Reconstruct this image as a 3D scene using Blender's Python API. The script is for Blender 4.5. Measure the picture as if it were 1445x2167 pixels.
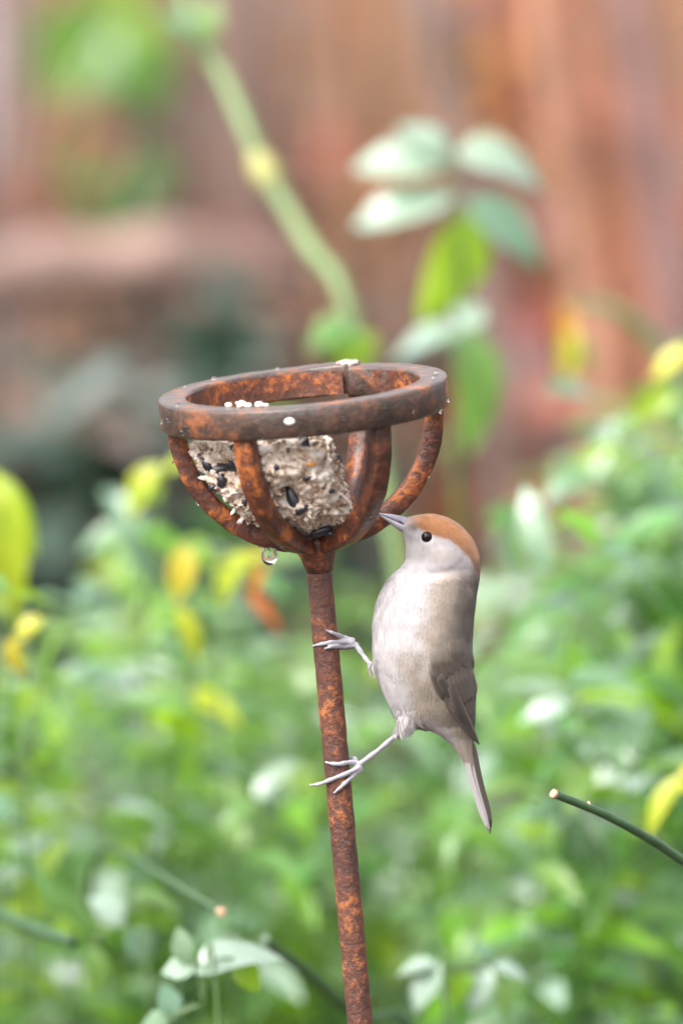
import bpy, bmesh, math, random
import numpy as np
from mathutils import Vector, Matrix, noise

for o in list(bpy.data.objects):
    bpy.data.objects.remove(o, do_unlink=True)
SC = bpy.context.scene
COL = SC.collection
RAD = math.radians
RNG = random.Random(7)

# ------------------------------------------------------------------ camera
PITCH = RAD(7.0)
DIST = 4.8                        # metres from lens to the feeder
S = 0.0002                        # metres per photo pixel on the focus plane
FOCUS = Vector((0, 0, 1.0))
FWD = Vector((0, math.cos(PITCH), -math.sin(PITCH)))
UP = Vector((0, math.sin(PITCH), math.cos(PITCH)))
RIGHT = Vector((1, 0, 0))
cam_d = bpy.data.cameras.new('camera')
cam = bpy.data.objects.new('camera', cam_d)
COL.objects.link(cam)
cam.location = FOCUS - FWD * DIST
cam.rotation_euler = (math.pi / 2 - PITCH, 0, 0)
cam_d.sensor_fit = 'VERTICAL'
cam_d.sensor_height = 36
cam_d.sensor_width = 24
cam_d.lens = 36 * DIST / (2167 * S)
cam_d.clip_start = 0.1
cam_d.clip_end = 3000
cam_d.dof.use_dof = True
cam_d.dof.focus_distance = DIST - 0.012
cam_d.dof.aperture_fstop = 4.5
cam_d.dof.aperture_blades = 0
SC.camera = cam

# ------------------------------------------------------------------ sky, sun, exposure (wet overcast day)
SUN_EL, SUN_AZ = 50.0, 222.0      # azimuth clockwise from +Y: behind and left of the camera
w = bpy.data.worlds.new('World')
SC.world = w
w.use_nodes = True
nt = w.node_tree
nt.nodes.clear()
sky = nt.nodes.new('ShaderNodeTexSky')
sky.sky_type = 'NISHITA'
sky.sun_disc = False
sky.sun_elevation = RAD(SUN_EL)
sky.sun_rotation = RAD(SUN_AZ)
sky.dust_density = 6.0
hsv = nt.nodes.new('ShaderNodeHueSaturation')
hsv.inputs['Saturation'].default_value = 0.22
bg = nt.nodes.new('ShaderNodeBackground')
bg.inputs['Strength'].default_value = 0.15
wo = nt.nodes.new('ShaderNodeOutputWorld')
nt.links.new(sky.outputs[0], hsv.inputs['Color'])
nt.links.new(hsv.outputs[0], bg.inputs[0])
nt.links.new(bg.outputs[0], wo.inputs[0])
sun_d = bpy.data.lights.new('sun', 'SUN')
sun_d.energy = 0.65
sun_d.angle = RAD(40)
sun_d.color = (1.0, 0.97, 0.93)
sun = bpy.data.objects.new('sun', sun_d)
COL.objects.link(sun)
sdir = Vector((math.sin(RAD(SUN_AZ)) * math.cos(RAD(SUN_EL)), math.cos(RAD(SUN_AZ)) * math.cos(RAD(SUN_EL)), math.sin(RAD(SUN_EL))))
sun.rotation_euler = (-sdir).to_track_quat('-Z', 'Y').to_euler()
sun.location = (0, 0, 6)
SC.view_settings.view_transform = 'Standard'
SC.view_settings.look = 'None'
SC.view_settings.exposure = 1.5
SC.view_settings.gamma = 1.0
SC.render.film_transparent = False
SC.cycles.use_denoising = True
SC.cycles.use_adaptive_sampling = False
try: SC.cycles.sampling_pattern = 'BLUE_NOISE'
except Exception: pass
SC.cycles.sample_clamp_indirect = 3.0
SC.cycles.filter_width = 1.6
SC.cycles.max_bounces = 6
SC.cycles.transmission_bounces = 8

# ------------------------------------------------------------------ helpers
def P(px, py, d=0.0):
    """world point seen at photo pixel (px,py), d metres behind the feeder"""
    k = S * (DIST + d) / DIST
    return FOCUS + FWD * d + RIGHT * ((px - 722.5) * k) - UP * ((py - 1083.5) * k)

def tag(o, label=None, cat=None, group=None, kind=None):
    if label: o['label'] = label
    if cat: o['category'] = cat
    if group: o['group'] = group
    if kind: o['kind'] = kind
    return o

def empty(name, loc, label, cat, group=None):
    o = bpy.data.objects.new(name, None)
    o.empty_display_size = 0.02
    COL.objects.link(o)
    o.location = loc
    return tag(o, label, cat, group)

def root_loc(o):
    v = Vector((0, 0, 0))
    while o:
        v += Vector(o.location)
        o = o.parent
    return v

def mesh_data(name, verts, faces, mat, smooth=True, colors=None):
    me = bpy.data.meshes.new(name)
    me.from_pydata([tuple(v) for v in verts], [], faces)
    if mat: me.materials.append(mat)
    if smooth:
        me.polygons.foreach_set('use_smooth', [True] * len(me.polygons))
    if colors is not None:
        ca = me.color_attributes.new('plumage', 'FLOAT_COLOR', 'POINT')
        arr = np.ones((len(verts), 4), dtype=np.float32)
        arr[:, :3] = np.array(colors, dtype=np.float32)
        ca.data.foreach_set('color', arr.ravel())
    me.update()
    return me

def obj(name, verts, faces, mat, parent=None, loc=None, smooth=True, colors=None):
    """verts in world space; linked under parent or at loc"""
    base = root_loc(parent) if parent else Vector(loc if loc is not None else (0, 0, 0))
    me = mesh_data(name, [Vector(v) - base for v in verts], faces, mat, smooth, colors)
    o = bpy.data.objects.new(name, me)
    COL.objects.link(o)
    if parent: o.parent = parent
    else: o.location = base
    return o

def place(name, me, parent, M):
    """shared mesh data at world matrix M under parent"""
    o = bpy.data.objects.new(name, me)
    COL.objects.link(o)
    o.parent = parent
    o.matrix_basis = Matrix.Translation(-root_loc(parent)) @ M
    return o

class MB:
    def __init__(s): s.v = []; s.f = []
    def add(s, v, f):
        n = len(s.v); s.v += [Vector(a) for a in v]; s.f += [tuple(i + n for i in q) for q in f]
    def build(s, name, mat, parent=None, loc=None, smooth=True):
        return obj(name, s.v, s.f, mat, parent, loc, smooth)

def tube(pts, radii, seg=8, cap=True):
    pts = [Vector(p) for p in pts]
    n = len(pts)
    if not hasattr(radii, '__len__'): radii = [radii] * n
    V, F = [], []
    nrm = None
    for i, p in enumerate(pts):
        t = (pts[min(i + 1, n - 1)] - pts[max(i - 1, 0)]).normalized()
        if nrm is None:
            nrm = t.cross(Vector((0.13, 0.9, 0.31))).normalized()
        nrm = (nrm - t * nrm.dot(t)).normalized()
        b = t.cross(nrm)
        for k in range(seg):
            a = 2 * math.pi * k / seg
            V.append(p + (nrm * math.cos(a) + b * math.sin(a)) * radii[i])
    for i in range(n - 1):
        for k in range(seg):
            F.append((i * seg + k, i * seg + (k + 1) % seg, (i + 1) * seg + (k + 1) % seg, (i + 1) * seg + k))
    if cap:
        F.append(tuple(range(seg - 1, -1, -1)))
        F.append(tuple((n - 1) * seg + k for k in range(seg)))
    return V, F

def bez(a, b, c, d, n=12):
    out = []
    for i in range(n):
        t = i / (n - 1)
        out.append(a * (1 - t) ** 3 + b * 3 * t * (1 - t) ** 2 + c * 3 * t * t * (1 - t) + d * t ** 3)
    return out

def spline(pts, n=30):
    """Catmull-Rom through points"""
    pts = [Vector(p) for p in pts]
    q = [2 * pts[0] - pts[1]] + pts + [2 * pts[-1] - pts[-2]]
    out = []
    m = len(pts) - 1
    for i in range(n):
        u = i / (n - 1) * m
        k = min(int(u), m - 1); t = u - k
        a, b, c, d = q[k:k + 4]
        out.append(0.5 * ((2 * b) + (c - a) * t + (2 * a - 5 * b + 4 * c - d) * t * t + (3 * b - a - 3 * c + d) * t ** 3))
    return out

# ------------------------------------------------------------------ materials
def new_mat(name):
    m = bpy.data.materials.new(name)
    m.use_nodes = True
    n = m.node_tree.nodes
    return m, n, m.node_tree.links, n['Principled BSDF']

def ramp(n, stops, interp='LINEAR'):
    r = n.new('ShaderNodeValToRGB')
    r.color_ramp.interpolation = interp
    e = r.color_ramp.elements
    while len(e) < len(stops): e.new(0.5)
    for k, (p, c) in enumerate(stops):
        e[k].position = p
        e[k].color = (*c, 1) if len(c) == 3 else c
    return r

def tex_noise(n, l, scale, detail=4, rough=0.6, vec=None):
    t = n.new('ShaderNodeTexNoise')
    t.inputs['Scale'].default_value = scale
    t.inputs['Detail'].default_value = detail
    t.inputs['Roughness'].default_value = rough
    if vec is not None: l.new(vec, t.inputs['Vector'])
    return t

def coords(n):
    return n.new('ShaderNodeTexCoord').outputs['Object']

def bump(n, l, height, strength, dist, p):
    b = n.new('ShaderNodeBump')
    b.inputs['Strength'].default_value = strength
    b.inputs['Distance'].default_value = dist
    l.new(height, b.inputs['Height'])
    l.new(b.outputs[0], p.inputs['Normal'])

def rust_mat(name, dark, mid, orange, amount, scale=160, wet=0.5):
    m, n, l, p = new_mat(name)
    c = coords(n)
    a = tex_noise(n, l, scale, 6, 0.68, c)
    b = tex_noise(n, l, scale * 3.4, 5, 0.7, c)
    mx = n.new('ShaderNodeMath'); mx.operation = 'MULTIPLY_ADD'
    l.new(b.outputs[0], mx.inputs[0]); mx.inputs[1].default_value = 0.45
    l.new(a.outputs[0], mx.inputs[2])
    big = tex_noise(n, l, 38, 2, 0.5, c)
    mb = n.new('ShaderNodeMath'); mb.operation = 'MULTIPLY_ADD'; mb.inputs[1].default_value = 0.55
    l.new(big.outputs[0], mb.inputs[0]); l.new(mx.outputs[0], mb.inputs[2])
    of = n.new('ShaderNodeMath'); of.operation = 'SUBTRACT'; of.inputs[1].default_value = 0.312
    l.new(mb.outputs[0], of.inputs[0])
    s = n.new('ShaderNodeMath'); s.operation = 'MULTIPLY'; s.inputs[1].default_value = 0.69
    l.new(of.outputs[0], s.inputs[0])
    r = ramp(n, [(0.38, dark), (0.53 - amount * 0.05, mid), (0.655 - amount * 0.08, orange), (0.76, tuple(min(1, x * 1.3) for x in orange))])
    l.new(s.outputs[0], r.inputs[0])
    l.new(r.outputs[0], p.inputs['Base Color'])
    rr = ramp(n, [(0.35, (0.28,) * 3), (0.65, (0.75,) * 3)])
    l.new(s.outputs[0], rr.inputs[0])
    l.new(rr.outputs[0], p.inputs['Roughness'])
    p.inputs['Coat Weight'].default_value = wet
    p.inputs['Coat Roughness'].default_value = 0.22
    p.inputs['Specular IOR Level'].default_value = 0.5
    bump(n, l, mx.outputs[0], 0.8, 0.0016, p)
    return m

M_RING = rust_mat('rust_ring', (0.045, 0.031, 0.025), (0.082, 0.044, 0.031), (0.27, 0.085, 0.026), 0.45, 100, 0.55)
M_RUST = rust_mat('rust_bars', (0.052, 0.020, 0.014), (0.120, 0.035, 0.017), (0.42, 0.120, 0.022), 0.75, 120, 0.3)
M_ROD = rust_mat('rust_rod', (0.068, 0.028, 0.020), (0.125, 0.042, 0.025), (0.40, 0.135, 0.042), 0.5, 280, 0.25)
M_WELD = rust_mat('suet_smeared_weld', (0.16, 0.08, 0.06), (0.55, 0.45, 0.42), (0.75, 0.66, 0.60), 0.5, 300, 0.5)

def simple(name, col, rough=0.6, var=0.15, scale=60, coat=0.0, spec=0.5, bumpd=0.0, sheen=0.0):
    m, n, l, p = new_mat(name)
    t = tex_noise(n, l, scale, 5, 0.6, coords(n))
    r = ramp(n, [(0.3, tuple(x * (1 - var) for x in col)), (0.7, tuple(min(1, x * (1 + var)) for x in col))])
    l.new(t.outputs[0], r.inputs[0])
    l.new(r.outputs[0], p.inputs['Base Color'])
    p.inputs['Roughness'].default_value = rough
    p.inputs['Coat Weight'].default_value = coat
    p.inputs['Coat Roughness'].default_value = 0.15
    p.inputs['Specular IOR Level'].default_value = spec
    p.inputs['Sheen Weight'].default_value = sheen
    if bumpd: bump(n, l, t.outputs[0], 0.6, bumpd, p)
    return m

def leaf_mat(name, col, trans, rough=0.32, tw=0.35, coat=0.6, hue=0.04):
    m, n, l, p = new_mat(name)
    oi = n.new('ShaderNodeObjectInfo')
    t = tex_noise(n, l, 90, 3, 0.5, coords(n))
    hs = n.new('ShaderNodeHueSaturation')
    hs.inputs['Color'].default_value = (*col, 1)
    mr = n.new('ShaderNodeMapRange')
    mr.inputs['To Min'].default_value = 0.5 - hue; mr.inputs['To Max'].default_value = 0.5 + hue
    l.new(oi.outputs['Random'], mr.inputs['Value'])
    l.new(mr.outputs[0], hs.inputs['Hue'])
    mv = n.new('ShaderNodeMapRange')
    mv.inputs['From Min'].default_value = 0.3; mv.inputs['From Max'].default_value = 0.7
    mv.inputs['To Min'].default_value = 0.75; mv.inputs['To Max'].default_value = 1.3
    l.new(t.outputs[0], mv.inputs['Value'])
    l.new(mv.outputs[0], hs.inputs['Value'])
    l.new(hs.outputs[0], p.inputs['Base Color'])
    p.inputs['Roughness'].default_value = rough
    p.inputs['Coat Weight'].default_value = coat
    p.inputs['Coat Roughness'].default_value = 0.18
    tb = n.new('ShaderNodeBsdfTranslucent')
    tb.inputs['Color'].default_value = (*trans, 1)
    mix = n.new('ShaderNodeMixShader'); mix.inputs[0].default_value = tw
    l.new(p.outputs[0], mix.inputs[1]); l.new(tb.outputs[0], mix.inputs[2])
    l.new(mix.outputs[0], n['Material Output'].inputs['Surface'])
    return m

L_MID = leaf_mat('leaf_mid_green', (0.125, 0.260, 0.075), (0.38, 0.68, 0.12), coat=0.9, tw=0.42)
L_LIME = leaf_mat('leaf_lime', (0.210, 0.370, 0.035), (0.55, 0.82, 0.05), coat=0.5, tw=0.5)
L_BLUE = leaf_mat('leaf_blue_green', (0.145, 0.255, 0.150), (0.28, 0.50, 0.22), rough=0.25, coat=1.0, tw=0.3)
L_SKYSHEEN = leaf_mat('leaf_sky_highlight', (0.27, 0.36, 0.285), (0.34, 0.54, 0.30), rough=0.25, coat=1.0, tw=0.2)  # whitish sky reflection on wet leaves, painted into the leaf colour
L_YG = leaf_mat('leaf_yellow_green', (0.40, 0.46, 0.035), (0.55, 0.66, 0.03), coat=0.3, tw=0.4, hue=0.015)
L_YEL = leaf_mat('leaf_yellow', (0.56, 0.49, 0.05), (0.72, 0.66, 0.06), coat=0.25, tw=0.4, hue=0.015)
L_ORA = leaf_mat('leaf_orange', (0.52, 0.20, 0.045), (0.62, 0.26, 0.04), coat=0.2, tw=0.35, hue=0.02)
L_DRY = leaf_mat('leaf_dry_red_brown', (0.30, 0.105, 0.052), (0.36, 0.125, 0.05), rough=0.6, coat=0.1, tw=0.25, hue=0.03)
L_DRYP = leaf_mat('leaf_dry_pinkish', (0.26, 0.15, 0.115), (0.26, 0.13, 0.09), rough=0.6, coat=0.15, tw=0.2, hue=0.03)
L_DRYD = leaf_mat('leaf_dry_dark', (0.105, 0.070, 0.060), (0.12, 0.07, 0.05), rough=0.6, coat=0.15, tw=0.15, hue=0.03)
L_DARK = leaf_mat('leaf_dark_evergreen', (0.030, 0.058, 0.042), (0.05, 0.10, 0.05), rough=0.35, coat=0.3, tw=0.2)
M_STEM = simple('stem_green', (0.085, 0.150, 0.050), 0.5, 0.25, 80, 0.2)
M_STEMB = simple('stem_brown', (0.105, 0.075, 0.050), 0.7, 0.3, 80)
M_SOIL = simple('soil', (0.060, 0.043, 0.033), 0.9, 0.45, 9, 0, 0.3, 0.01)
M_CUT = simple('cut_wood', (0.62, 0.38, 0.25), 0.7, 0.2, 500)

# ------------------------------------------------------------------ the setting: ground and fence
def ground():
    V, F = [], []
    N = 60
    rows = [-6 + 0.35 * i for i in range(50)] + [14, 25, 60, 150, 400, 1200]
    cols = [-1200, -400, -120, -40, -15] + [-6 + 0.4 * i for i in range(31)] + [15, 40, 120, 400, 1200]
    for y in rows:
        for x in cols:
            z = 0.025 * noise.noise(Vector((x * 0.9, y * 0.9, 0))) if abs(x) < 10 and y < 12 else 0
            V.append((x, y, z - 0.02))
    c = len(cols)
    for i in range(len(rows) - 1):
        for j in range(c - 1):
            F.append((i * c + j, i * c + j + 1, (i + 1) * c + j + 1, (i + 1) * c + j))
    tag(obj('ground', V, F, M_SOIL), kind='structure')
ground()

def wood_mat(name, a, b, c):
    m, n, l, p = new_mat(name)
    tc = coords(n)
    mp = n.new('ShaderNodeMapping'); mp.inputs['Scale'].default_value = (14, 14, 3.0)
    l.new(tc, mp.inputs['Vector'])
    t = tex_noise(n, l, 1.0, 5, 0.65, mp.outputs[0])
    t2 = tex_noise(n, l, 4.5, 3, 0.5, tc)
    ad = n.new('ShaderNodeMath'); ad.operation = 'MULTIPLY_ADD'
    l.new(t2.outputs[0], ad.inputs[0]); ad.inputs[1].default_value = 0.8
    l.new(t.outputs[0], ad.inputs[2])
    sb = n.new('ShaderNodeMath'); sb.operation = 'MULTIPLY'; sb.inputs[1].default_value = 0.55
    l.new(ad.outputs[0], sb.inputs[0])
    r = ramp(n, [(0.36, a), (0.5, b), (0.63, c)])
    l.new(sb.outputs[0], r.inputs[0]); l.new(r.outputs[0], p.inputs['Base Color'])
    p.inputs['Roughness'].default_value = 0.65
    bump(n, l, t.outputs[0], 0.5, 0.004, p)
    return m
W = [wood_mat('board_grey_brown', (0.10, 0.070, 0.060), (0.19, 0.12, 0.095), (0.26, 0.17, 0.14)),
     wood_mat('board_brown', (0.16, 0.085, 0.052), (0.27, 0.14, 0.085), (0.34, 0.19, 0.11)),
     wood_mat('board_red', (0.22, 0.078, 0.045), (0.38, 0.135, 0.075), (0.46, 0.20, 0.125)),
     wood_mat('board_orange', (0.32, 0.10, 0.045), (0.50, 0.16, 0.060), (0.52, 0.22, 0.12)),
     wood_mat('board_tan', (0.25, 0.13, 0.08), (0.36, 0.19, 0.115), (0.44, 0.24, 0.15)),
     wood_mat('board_dark', (0.055, 0.045, 0.040), (0.095, 0.072, 0.062), (0.16, 0.11, 0.09))]

def box(cx, cy, cz, sx, sy, sz, lean=0.0, jit=0.0, seed=0):
    r = random.Random(seed)
    V = []
    for z in (-1, 1):
        for y in (-1, 1):
            for x in (-1, 1):
                V.append(Vector((cx + x * sx / 2 + lean * (cz + z * sz / 2) + r.uniform(-jit, jit), cy + y * sy / 2, cz + z * sz / 2 + (r.uniform(-jit, jit) if z > 0 else 0))))
    F = [(0, 1, 5, 4), (3, 2, 6, 7), (2, 0, 4, 6), (1, 3, 7, 5), (4, 5, 7, 6), (2, 3, 1, 0)]
    return V, F

FY = 2.75                        # fence distance behind the feeder
def fence():
    t = empty('board_fence', (0, FY, 0), 'weathered red brown board fence standing behind the bushes', 'fence')
    x = -1.3; k = 0
    while x < 1.3:
        wd = RNG.uniform(0.045, 0.095)
        xc = x + wd / 2
        px = 722.5 + xc / (S * (DIST + FY) / DIST)
        if px < 100: mi = RNG.choice([0, 5, 0, 5])
        elif px < 420: mi = RNG.choice([0, 1, 5, 1])
        elif px < 620: mi = RNG.choice([5, 1, 5, 0])
        elif px < 830: mi = RNG.choice([1, 4, 1, 2])
        elif px < 960: mi = RNG.choice([0, 2, 4, 1])
        elif px < 1160: mi = RNG.choice([2, 1, 4, 0])
        else: mi = RNG.choice([3, 2, 4, 1, 3, 0])
        V, F = box(xc + 0.10, FY + RNG.uniform(-0.012, 0.0), 0.70, wd - 0.007, 0.02, 1.36 + RNG.uniform(-0.03, 0.03), -0.10, 0.003, k)
        obj('board', V, F, W[mi], t, smooth=False)
        x += wd; k += 1
    for z in (0.30, 1.2):
        V, F = box(0.0, FY + 0.045, z, 2.6, 0.04, 0.08)
        obj('rail', V, F, W[0], t, smooth=False)
    for xx in (-1.25, 0.0, 1.25):
        V, F = box(xx, FY + 0.112, 0.70, 0.09, 0.09, 1.4)
        obj('post', V, F, W[5], t, smooth=False)
fence()

# ------------------------------------------------------------------ leaves
def leaf_mesh(name, mat, ratio=0.36, fold=0.25, droop=0.25, seed=0, tip=1.0, n=8):
    r = random.Random(seed)
    V, F = [], []
    tw = r.uniform(-0.25, 0.25)
    for i in range(n + 1):
        t = i / n
        wd = ratio * 0.5 * (math.sin(math.pi * min(1, t * 0.96 + 0.02)) ** 0.8) * (1.25 - 0.6 * t * tip)
        if i == 0: wd = 0.012
        if i == n: wd = 0.004
        zc = -droop * t * t + 0.06 * math.sin(t * 3.0)
        a = tw * t
        for s in (-1, -0.5, 0, 0.5, 1):
            x = s * wd
            z = zc + fold * abs(x) + 0.012 * math.sin(9 * t + s * 2 + seed)
            V.append((x * math.cos(a), t, z + x * math.sin(a)))
    for i in range(n):
        for k in range(4):
            F.append((i * 5 + k, i * 5 + k + 1, (i + 1) * 5 + k + 1, (i + 1) * 5 + k))
    return mesh_data(name, V, F, mat)

def variants(mat, ratio, droop=0.25, cnt=3, tip=1.0):
    return [leaf_mesh('leaf', mat, ratio * (0.88 + 0.12 * k), 0.18 + 0.12 * k, droop * (0.5 + 0.5 * k), k, tip) for k in range(cnt)]
LM = {'mid': variants(L_MID, 0.40), 'lime': variants(L_LIME, 0.40), 'blue': variants(L_BLUE, 0.42), 'pale': variants(L_SKYSHEEN, 0.42), 'yg': variants(L_YG, 0.42), 'yel': variants(L_YEL, 0.42),
      'ora': variants(L_ORA, 0.42, 0.4), 'dry': variants(L_DRY, 0.42, 0.4), 'dryp': variants(L_DRYP, 0.45, 0.4), 'dryd': variants(L_DRYD, 0.45, 0.4), 'dark': variants(L_DARK, 0.5)}
LB = {'mid': variants(L_MID, 0.8, 0.2, 3, 0.7), 'lime': variants(L_LIME, 0.8, 0.2, 3, 0.7), 'dry': variants(L_DRY, 0.8, 0.3, 3, 0.7)}

def leaf_matrix(base, direction, normal, length, wscale=1.0):
    y = direction.normalized()
    z = (normal - y * normal.dot(y))
    if z.length < 1e-4: z = Vector((0.3, -0.5, 0.8)) - y * y.dot(Vector((0.3, -0.5, 0.8)))
    z.normalize()
    x = y.cross(z)
    M = Matrix(((x.x * length * wscale, y.x * length, z.x * length, base.x), (x.y * length * wscale, y.y * length, z.y * length, base.y), (x.z * length * wscale, y.z * length, z.z * length, base.z), (0, 0, 0, 1)))
    return M

def pick(r, weights):
    u = r.random() * sum(w for _, w in weights)
    for k, w_ in weights:
        u -= w_
        if u <= 0: return k
    return weights[-1][0]

WET = Vector((0, -0.42, 0.90))      # the way most leaves face: up and towards the open garden

def leaves_on(pts, stem, r, weights, size, length, count, lib=LM, face=0.6):
    """opposite pairs along the last `length` metres of the path"""
    cum = [0]
    for a, b in zip(pts, pts[1:]): cum.append(cum[-1] + (b - a).length)
    tot = cum[-1]
    pairs = max(1, count // 2)
    ph = r.uniform(0, math.pi)
    for i in range(pairs):
        s = tot - length * (i / pairs) - 0.002
        k = max(j for j in range(len(cum)) if cum[j] <= max(s, 0))
        k = min(k, len(pts) - 2)
        u = (s - cum[k]) / max(1e-6, cum[k + 1] - cum[k])
        p = pts[k].lerp(pts[k + 1], u)
        t = (pts[k + 1] - pts[k]).normalized()
        e1 = t.cross(Vector((0.2, 0.95, 0.1))).normalized(); e2 = t.cross(e1)
        for sgn in (1, -1):
            a = ph + i * math.pi / 2 + (0 if sgn > 0 else math.pi) + r.uniform(-0.3, 0.3)
            b = e1 * math.cos(a) + e2 * math.sin(a)
            d = b * 0.95 + t * r.uniform(0.1, 0.7) + Vector((0, 0, -r.uniform(0.0, 0.5)))
            nn = WET * face + Vector((0, 0, 0.5)) + Vector((r.uniform(-.7, .7), r.uniform(-.7, .7), r.uniform(-.5, .5)))
            grow = 0.55 + 0.45 * min(1, (i + 1) / 3)
            L = size * r.uniform(0.7, 1.2) * grow
            place('leaf', r.choice(lib[pick(r, weights)]), stem, leaf_matrix(p, d, nn, L, r.uniform(0.85, 1.2)))

def foliage(name, parent, pts_dirs, r, mats_w, size):
    """one joined mass of leaves (past the first 300)"""
    for key, w_ in mats_w:
        V, F = [], []
        src = LM[key][0]
        sv = [v.co.copy() for v in src.vertices]; sf = [tuple(p.vertices) for p in src.polygons]
        m = int(len(pts_dirs) * w_)
        for _ in range(m):
            p, d = pts_dirs[r.randrange(len(pts_dirs))]
            nn = WET * 0.5 + Vector((0, 0, 0.5)) + Vector((r.uniform(-.8, .8), r.uniform(-.8, .8), r.uniform(-.5, .5)))
            M = leaf_matrix(p + Vector((r.gauss(0, .012), r.gauss(0, .012), r.gauss(0, .012))), d, nn, size * r.uniform(.7, 1.2))
            b = len(V)
            V += [M @ v for v in sv]; F += [tuple(i + b for i in q) for q in sf]
        if V: tag(obj(name, V, F, src.materials[0], parent), kind='stuff')

def shrub(name, label, foot, tips, seed, weights, size=0.034, leafy=0.22, per=14, extra=0, stem_mat=None, r0=0.0018, cat='shrub', inner=(('mid', 0.5), ('blue', 0.3), ('lime', 0.2))):
    r = random.Random(seed)
    t = empty(name, foot, label, cat)
    pd = []
    for tip in tips:
        f = foot + Vector((r.uniform(-.06, .06), r.uniform(-.06, .06), 0))
        mid = f.lerp(tip, 0.5) + Vector((r.uniform(-.06, .06), r.uniform(-.06, .06), 0.08))
        hi = tip + Vector((r.uniform(-.10, .10), r.uniform(-.05, .08), -0.12))
        pts = bez(f, mid, hi, tip, 18)
        V, F = tube(pts, [r0 * (1 - 0.75 * i / 17) for i in range(18)], 6)
        st = obj('stem', V, F, stem_mat or M_STEM, t)
        leaves_on(pts, st, r, weights, size, leafy, per)
        if extra:
            for i in range(extra):
                k = r.randrange(8, 17)
                p = pts[k] + Vector((r.gauss(0, .03), abs(r.gauss(0, .05)), r.gauss(0, .03)))
                d = Vector((r.uniform(-1, 1), r.uniform(-1, .5), r.uniform(-.6, .6)))
                pd.append((p, d))
    if pd: foliage('inner_foliage', t, pd, r, list(inner), size)
    return t

def top_line(px, knots):
    xs = [k[0] for k in knots]; ys = [k[1] for k in knots]
    return float(np.interp(px, xs, ys))
KN = [(-300, 1150), (0, 1200), (120, 1290), (220, 1140), (320, 1060), (420, 1130), (560, 1190), (760, 1230), (900, 1260), (1060, 1360), (1150, 1330), (1215, 1000), (1300, 850), (1445, 800), (1700, 780)]

def tips_for(x0, x1, d0, d1, cnt, seed, deep=2250, knots=KN):
    r = random.Random(seed)
    out = []
    for i in range(cnt):
        px = x0 + (x1 - x0) * (i + r.random()) / cnt
        d = r.uniform(d0, d1)
        top = top_line(px, knots) + 20
        py = top + (deep - top) * (r.random() ** 1.15)
        out.append(P(px, py, d))
    return out

GREEN = [('mid', 0.42), ('lime', 0.22), ('blue', 0.19), ('pale', 0.15), ('yg', 0.02)]  # the pale share stands in for sky highlights, by leaf colour
COOL = [('mid', 0.42), ('lime', 0.17), ('blue', 0.23), ('pale', 0.17), ('yg', 0.01)]
shrub('leafy_shrub', 'green shrub beside the rusty rod, on the side away from the bird', Vector((-0.20, 0.55, 0)), tips_for(-150, 360, 0.40, 0.95, 21, 1), 11, GREEN, 0.041, extra=22)
shrub('leafy_shrub', 'green shrub directly behind the rusty rod, below the feeder cup', Vector((-0.03, 0.75, 0)), tips_for(300, 800, 0.45, 1.0, 21, 2), 12, GREEN, 0.041, extra=22)
shrub('leafy_shrub', 'green shrub behind the tail of the bird', Vector((0.08, 0.80, 0)), tips_for(760, 1190, 0.48, 1.05, 21, 3), 13, COOL, 0.041, extra=22)
shrub('leafy_shrub', 'tall wet green shrub standing behind the cut green twig', Vector((0.20, 0.60, 0)), tips_for(1180, 1640, 0.42, 0.95, 21, 4), 14, COOL, 0.041, extra=22)
KR = [(1150, 1050), (1200, 950), (1290, 830), (1445, 770), (1700, 740)]
shrub('leafy_shrub', 'bushy blue green shrub rising under the arching stem, level with the cup', Vector((0.24, 0.95, 0)), tips_for(1215, 1640, 0.62, 1.15, 21, 8, 1350, KR), 18, COOL, 0.043, extra=22)
KF = [(-300, 1020), (0, 1100), (150, 1180), (300, 1060), (420, 1090), (700, 1130), (900, 1130), (1040, 1120), (1120, 1330), (1200, 1150), (1445, 1000), (1700, 1000)]
shrub('leafy_shrub', 'low wide green shrub farther back, between the near shrubs and the fence', Vector((0.0, 1.7, 0)), tips_for(-250, 1650, 1.3, 1.9, 21, 5, 2000, KF), 15, COOL, 0.045, 0.3, 14, extra=40)

# dark evergreen low at the left in front of the fence
KD = [(-300, 660), (0, 660), (130, 670), (300, 660), (450, 690), (650, 760), (800, 800)]
shrub('evergreen_bush', 'dark evergreen bush below the thick bare branch in front of the fence', Vector((-0.16, 1.95, 0)), tips_for(-250, 620, 1.5, 2.0, 21, 6, 1150, KD), 16, [('dark', 0.8), ('dryd', 0.2)], 0.065, 0.30, 14, extra=30, inner=(('dark', .7), ('dryd', .3)))

# dry red brown growth hanging against the fence
def dry_growth(name, label, spots, seed, weights, size, cat):
    r = random.Random(seed)
    f = Vector((sum(s[0].x for s in spots) / len(spots), FY - 0.25, 0))
    t = empty(name, f, label, cat)
    for tip, lean in spots:
        foot = Vector((tip.x - lean, tip.y + r.uniform(-.05, .05), 0))
        pts = bez(foot, foot + Vector((0, 0, .4)), tip - Vector((lean * 0.4, 0, .3)), tip, 16)
        V, F = tube(pts, [0.008 * (1 - 0.7 * i / 15) for i in range(16)], 6)
        st = obj('stem', V, F, M_STEMB, t)
        leaves_on(pts, st, r, weights, size, 0.75, 13, face=0.9)
rr = random.Random(21)
dry_growth('dead_bush', 'dry red and orange leaved bush against the fence on the side of the bird', [(P(rr.uniform(850, 1500), rr.uniform(-150, 560), rr.uniform(2.1, 2.6)), rr.uniform(-.2, .1)) for _ in range(22)], 31, [('dry', .52), ('ora', .13), ('dryp', .17), ('dryd', .18)], 0.085, 'dead bush')
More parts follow.
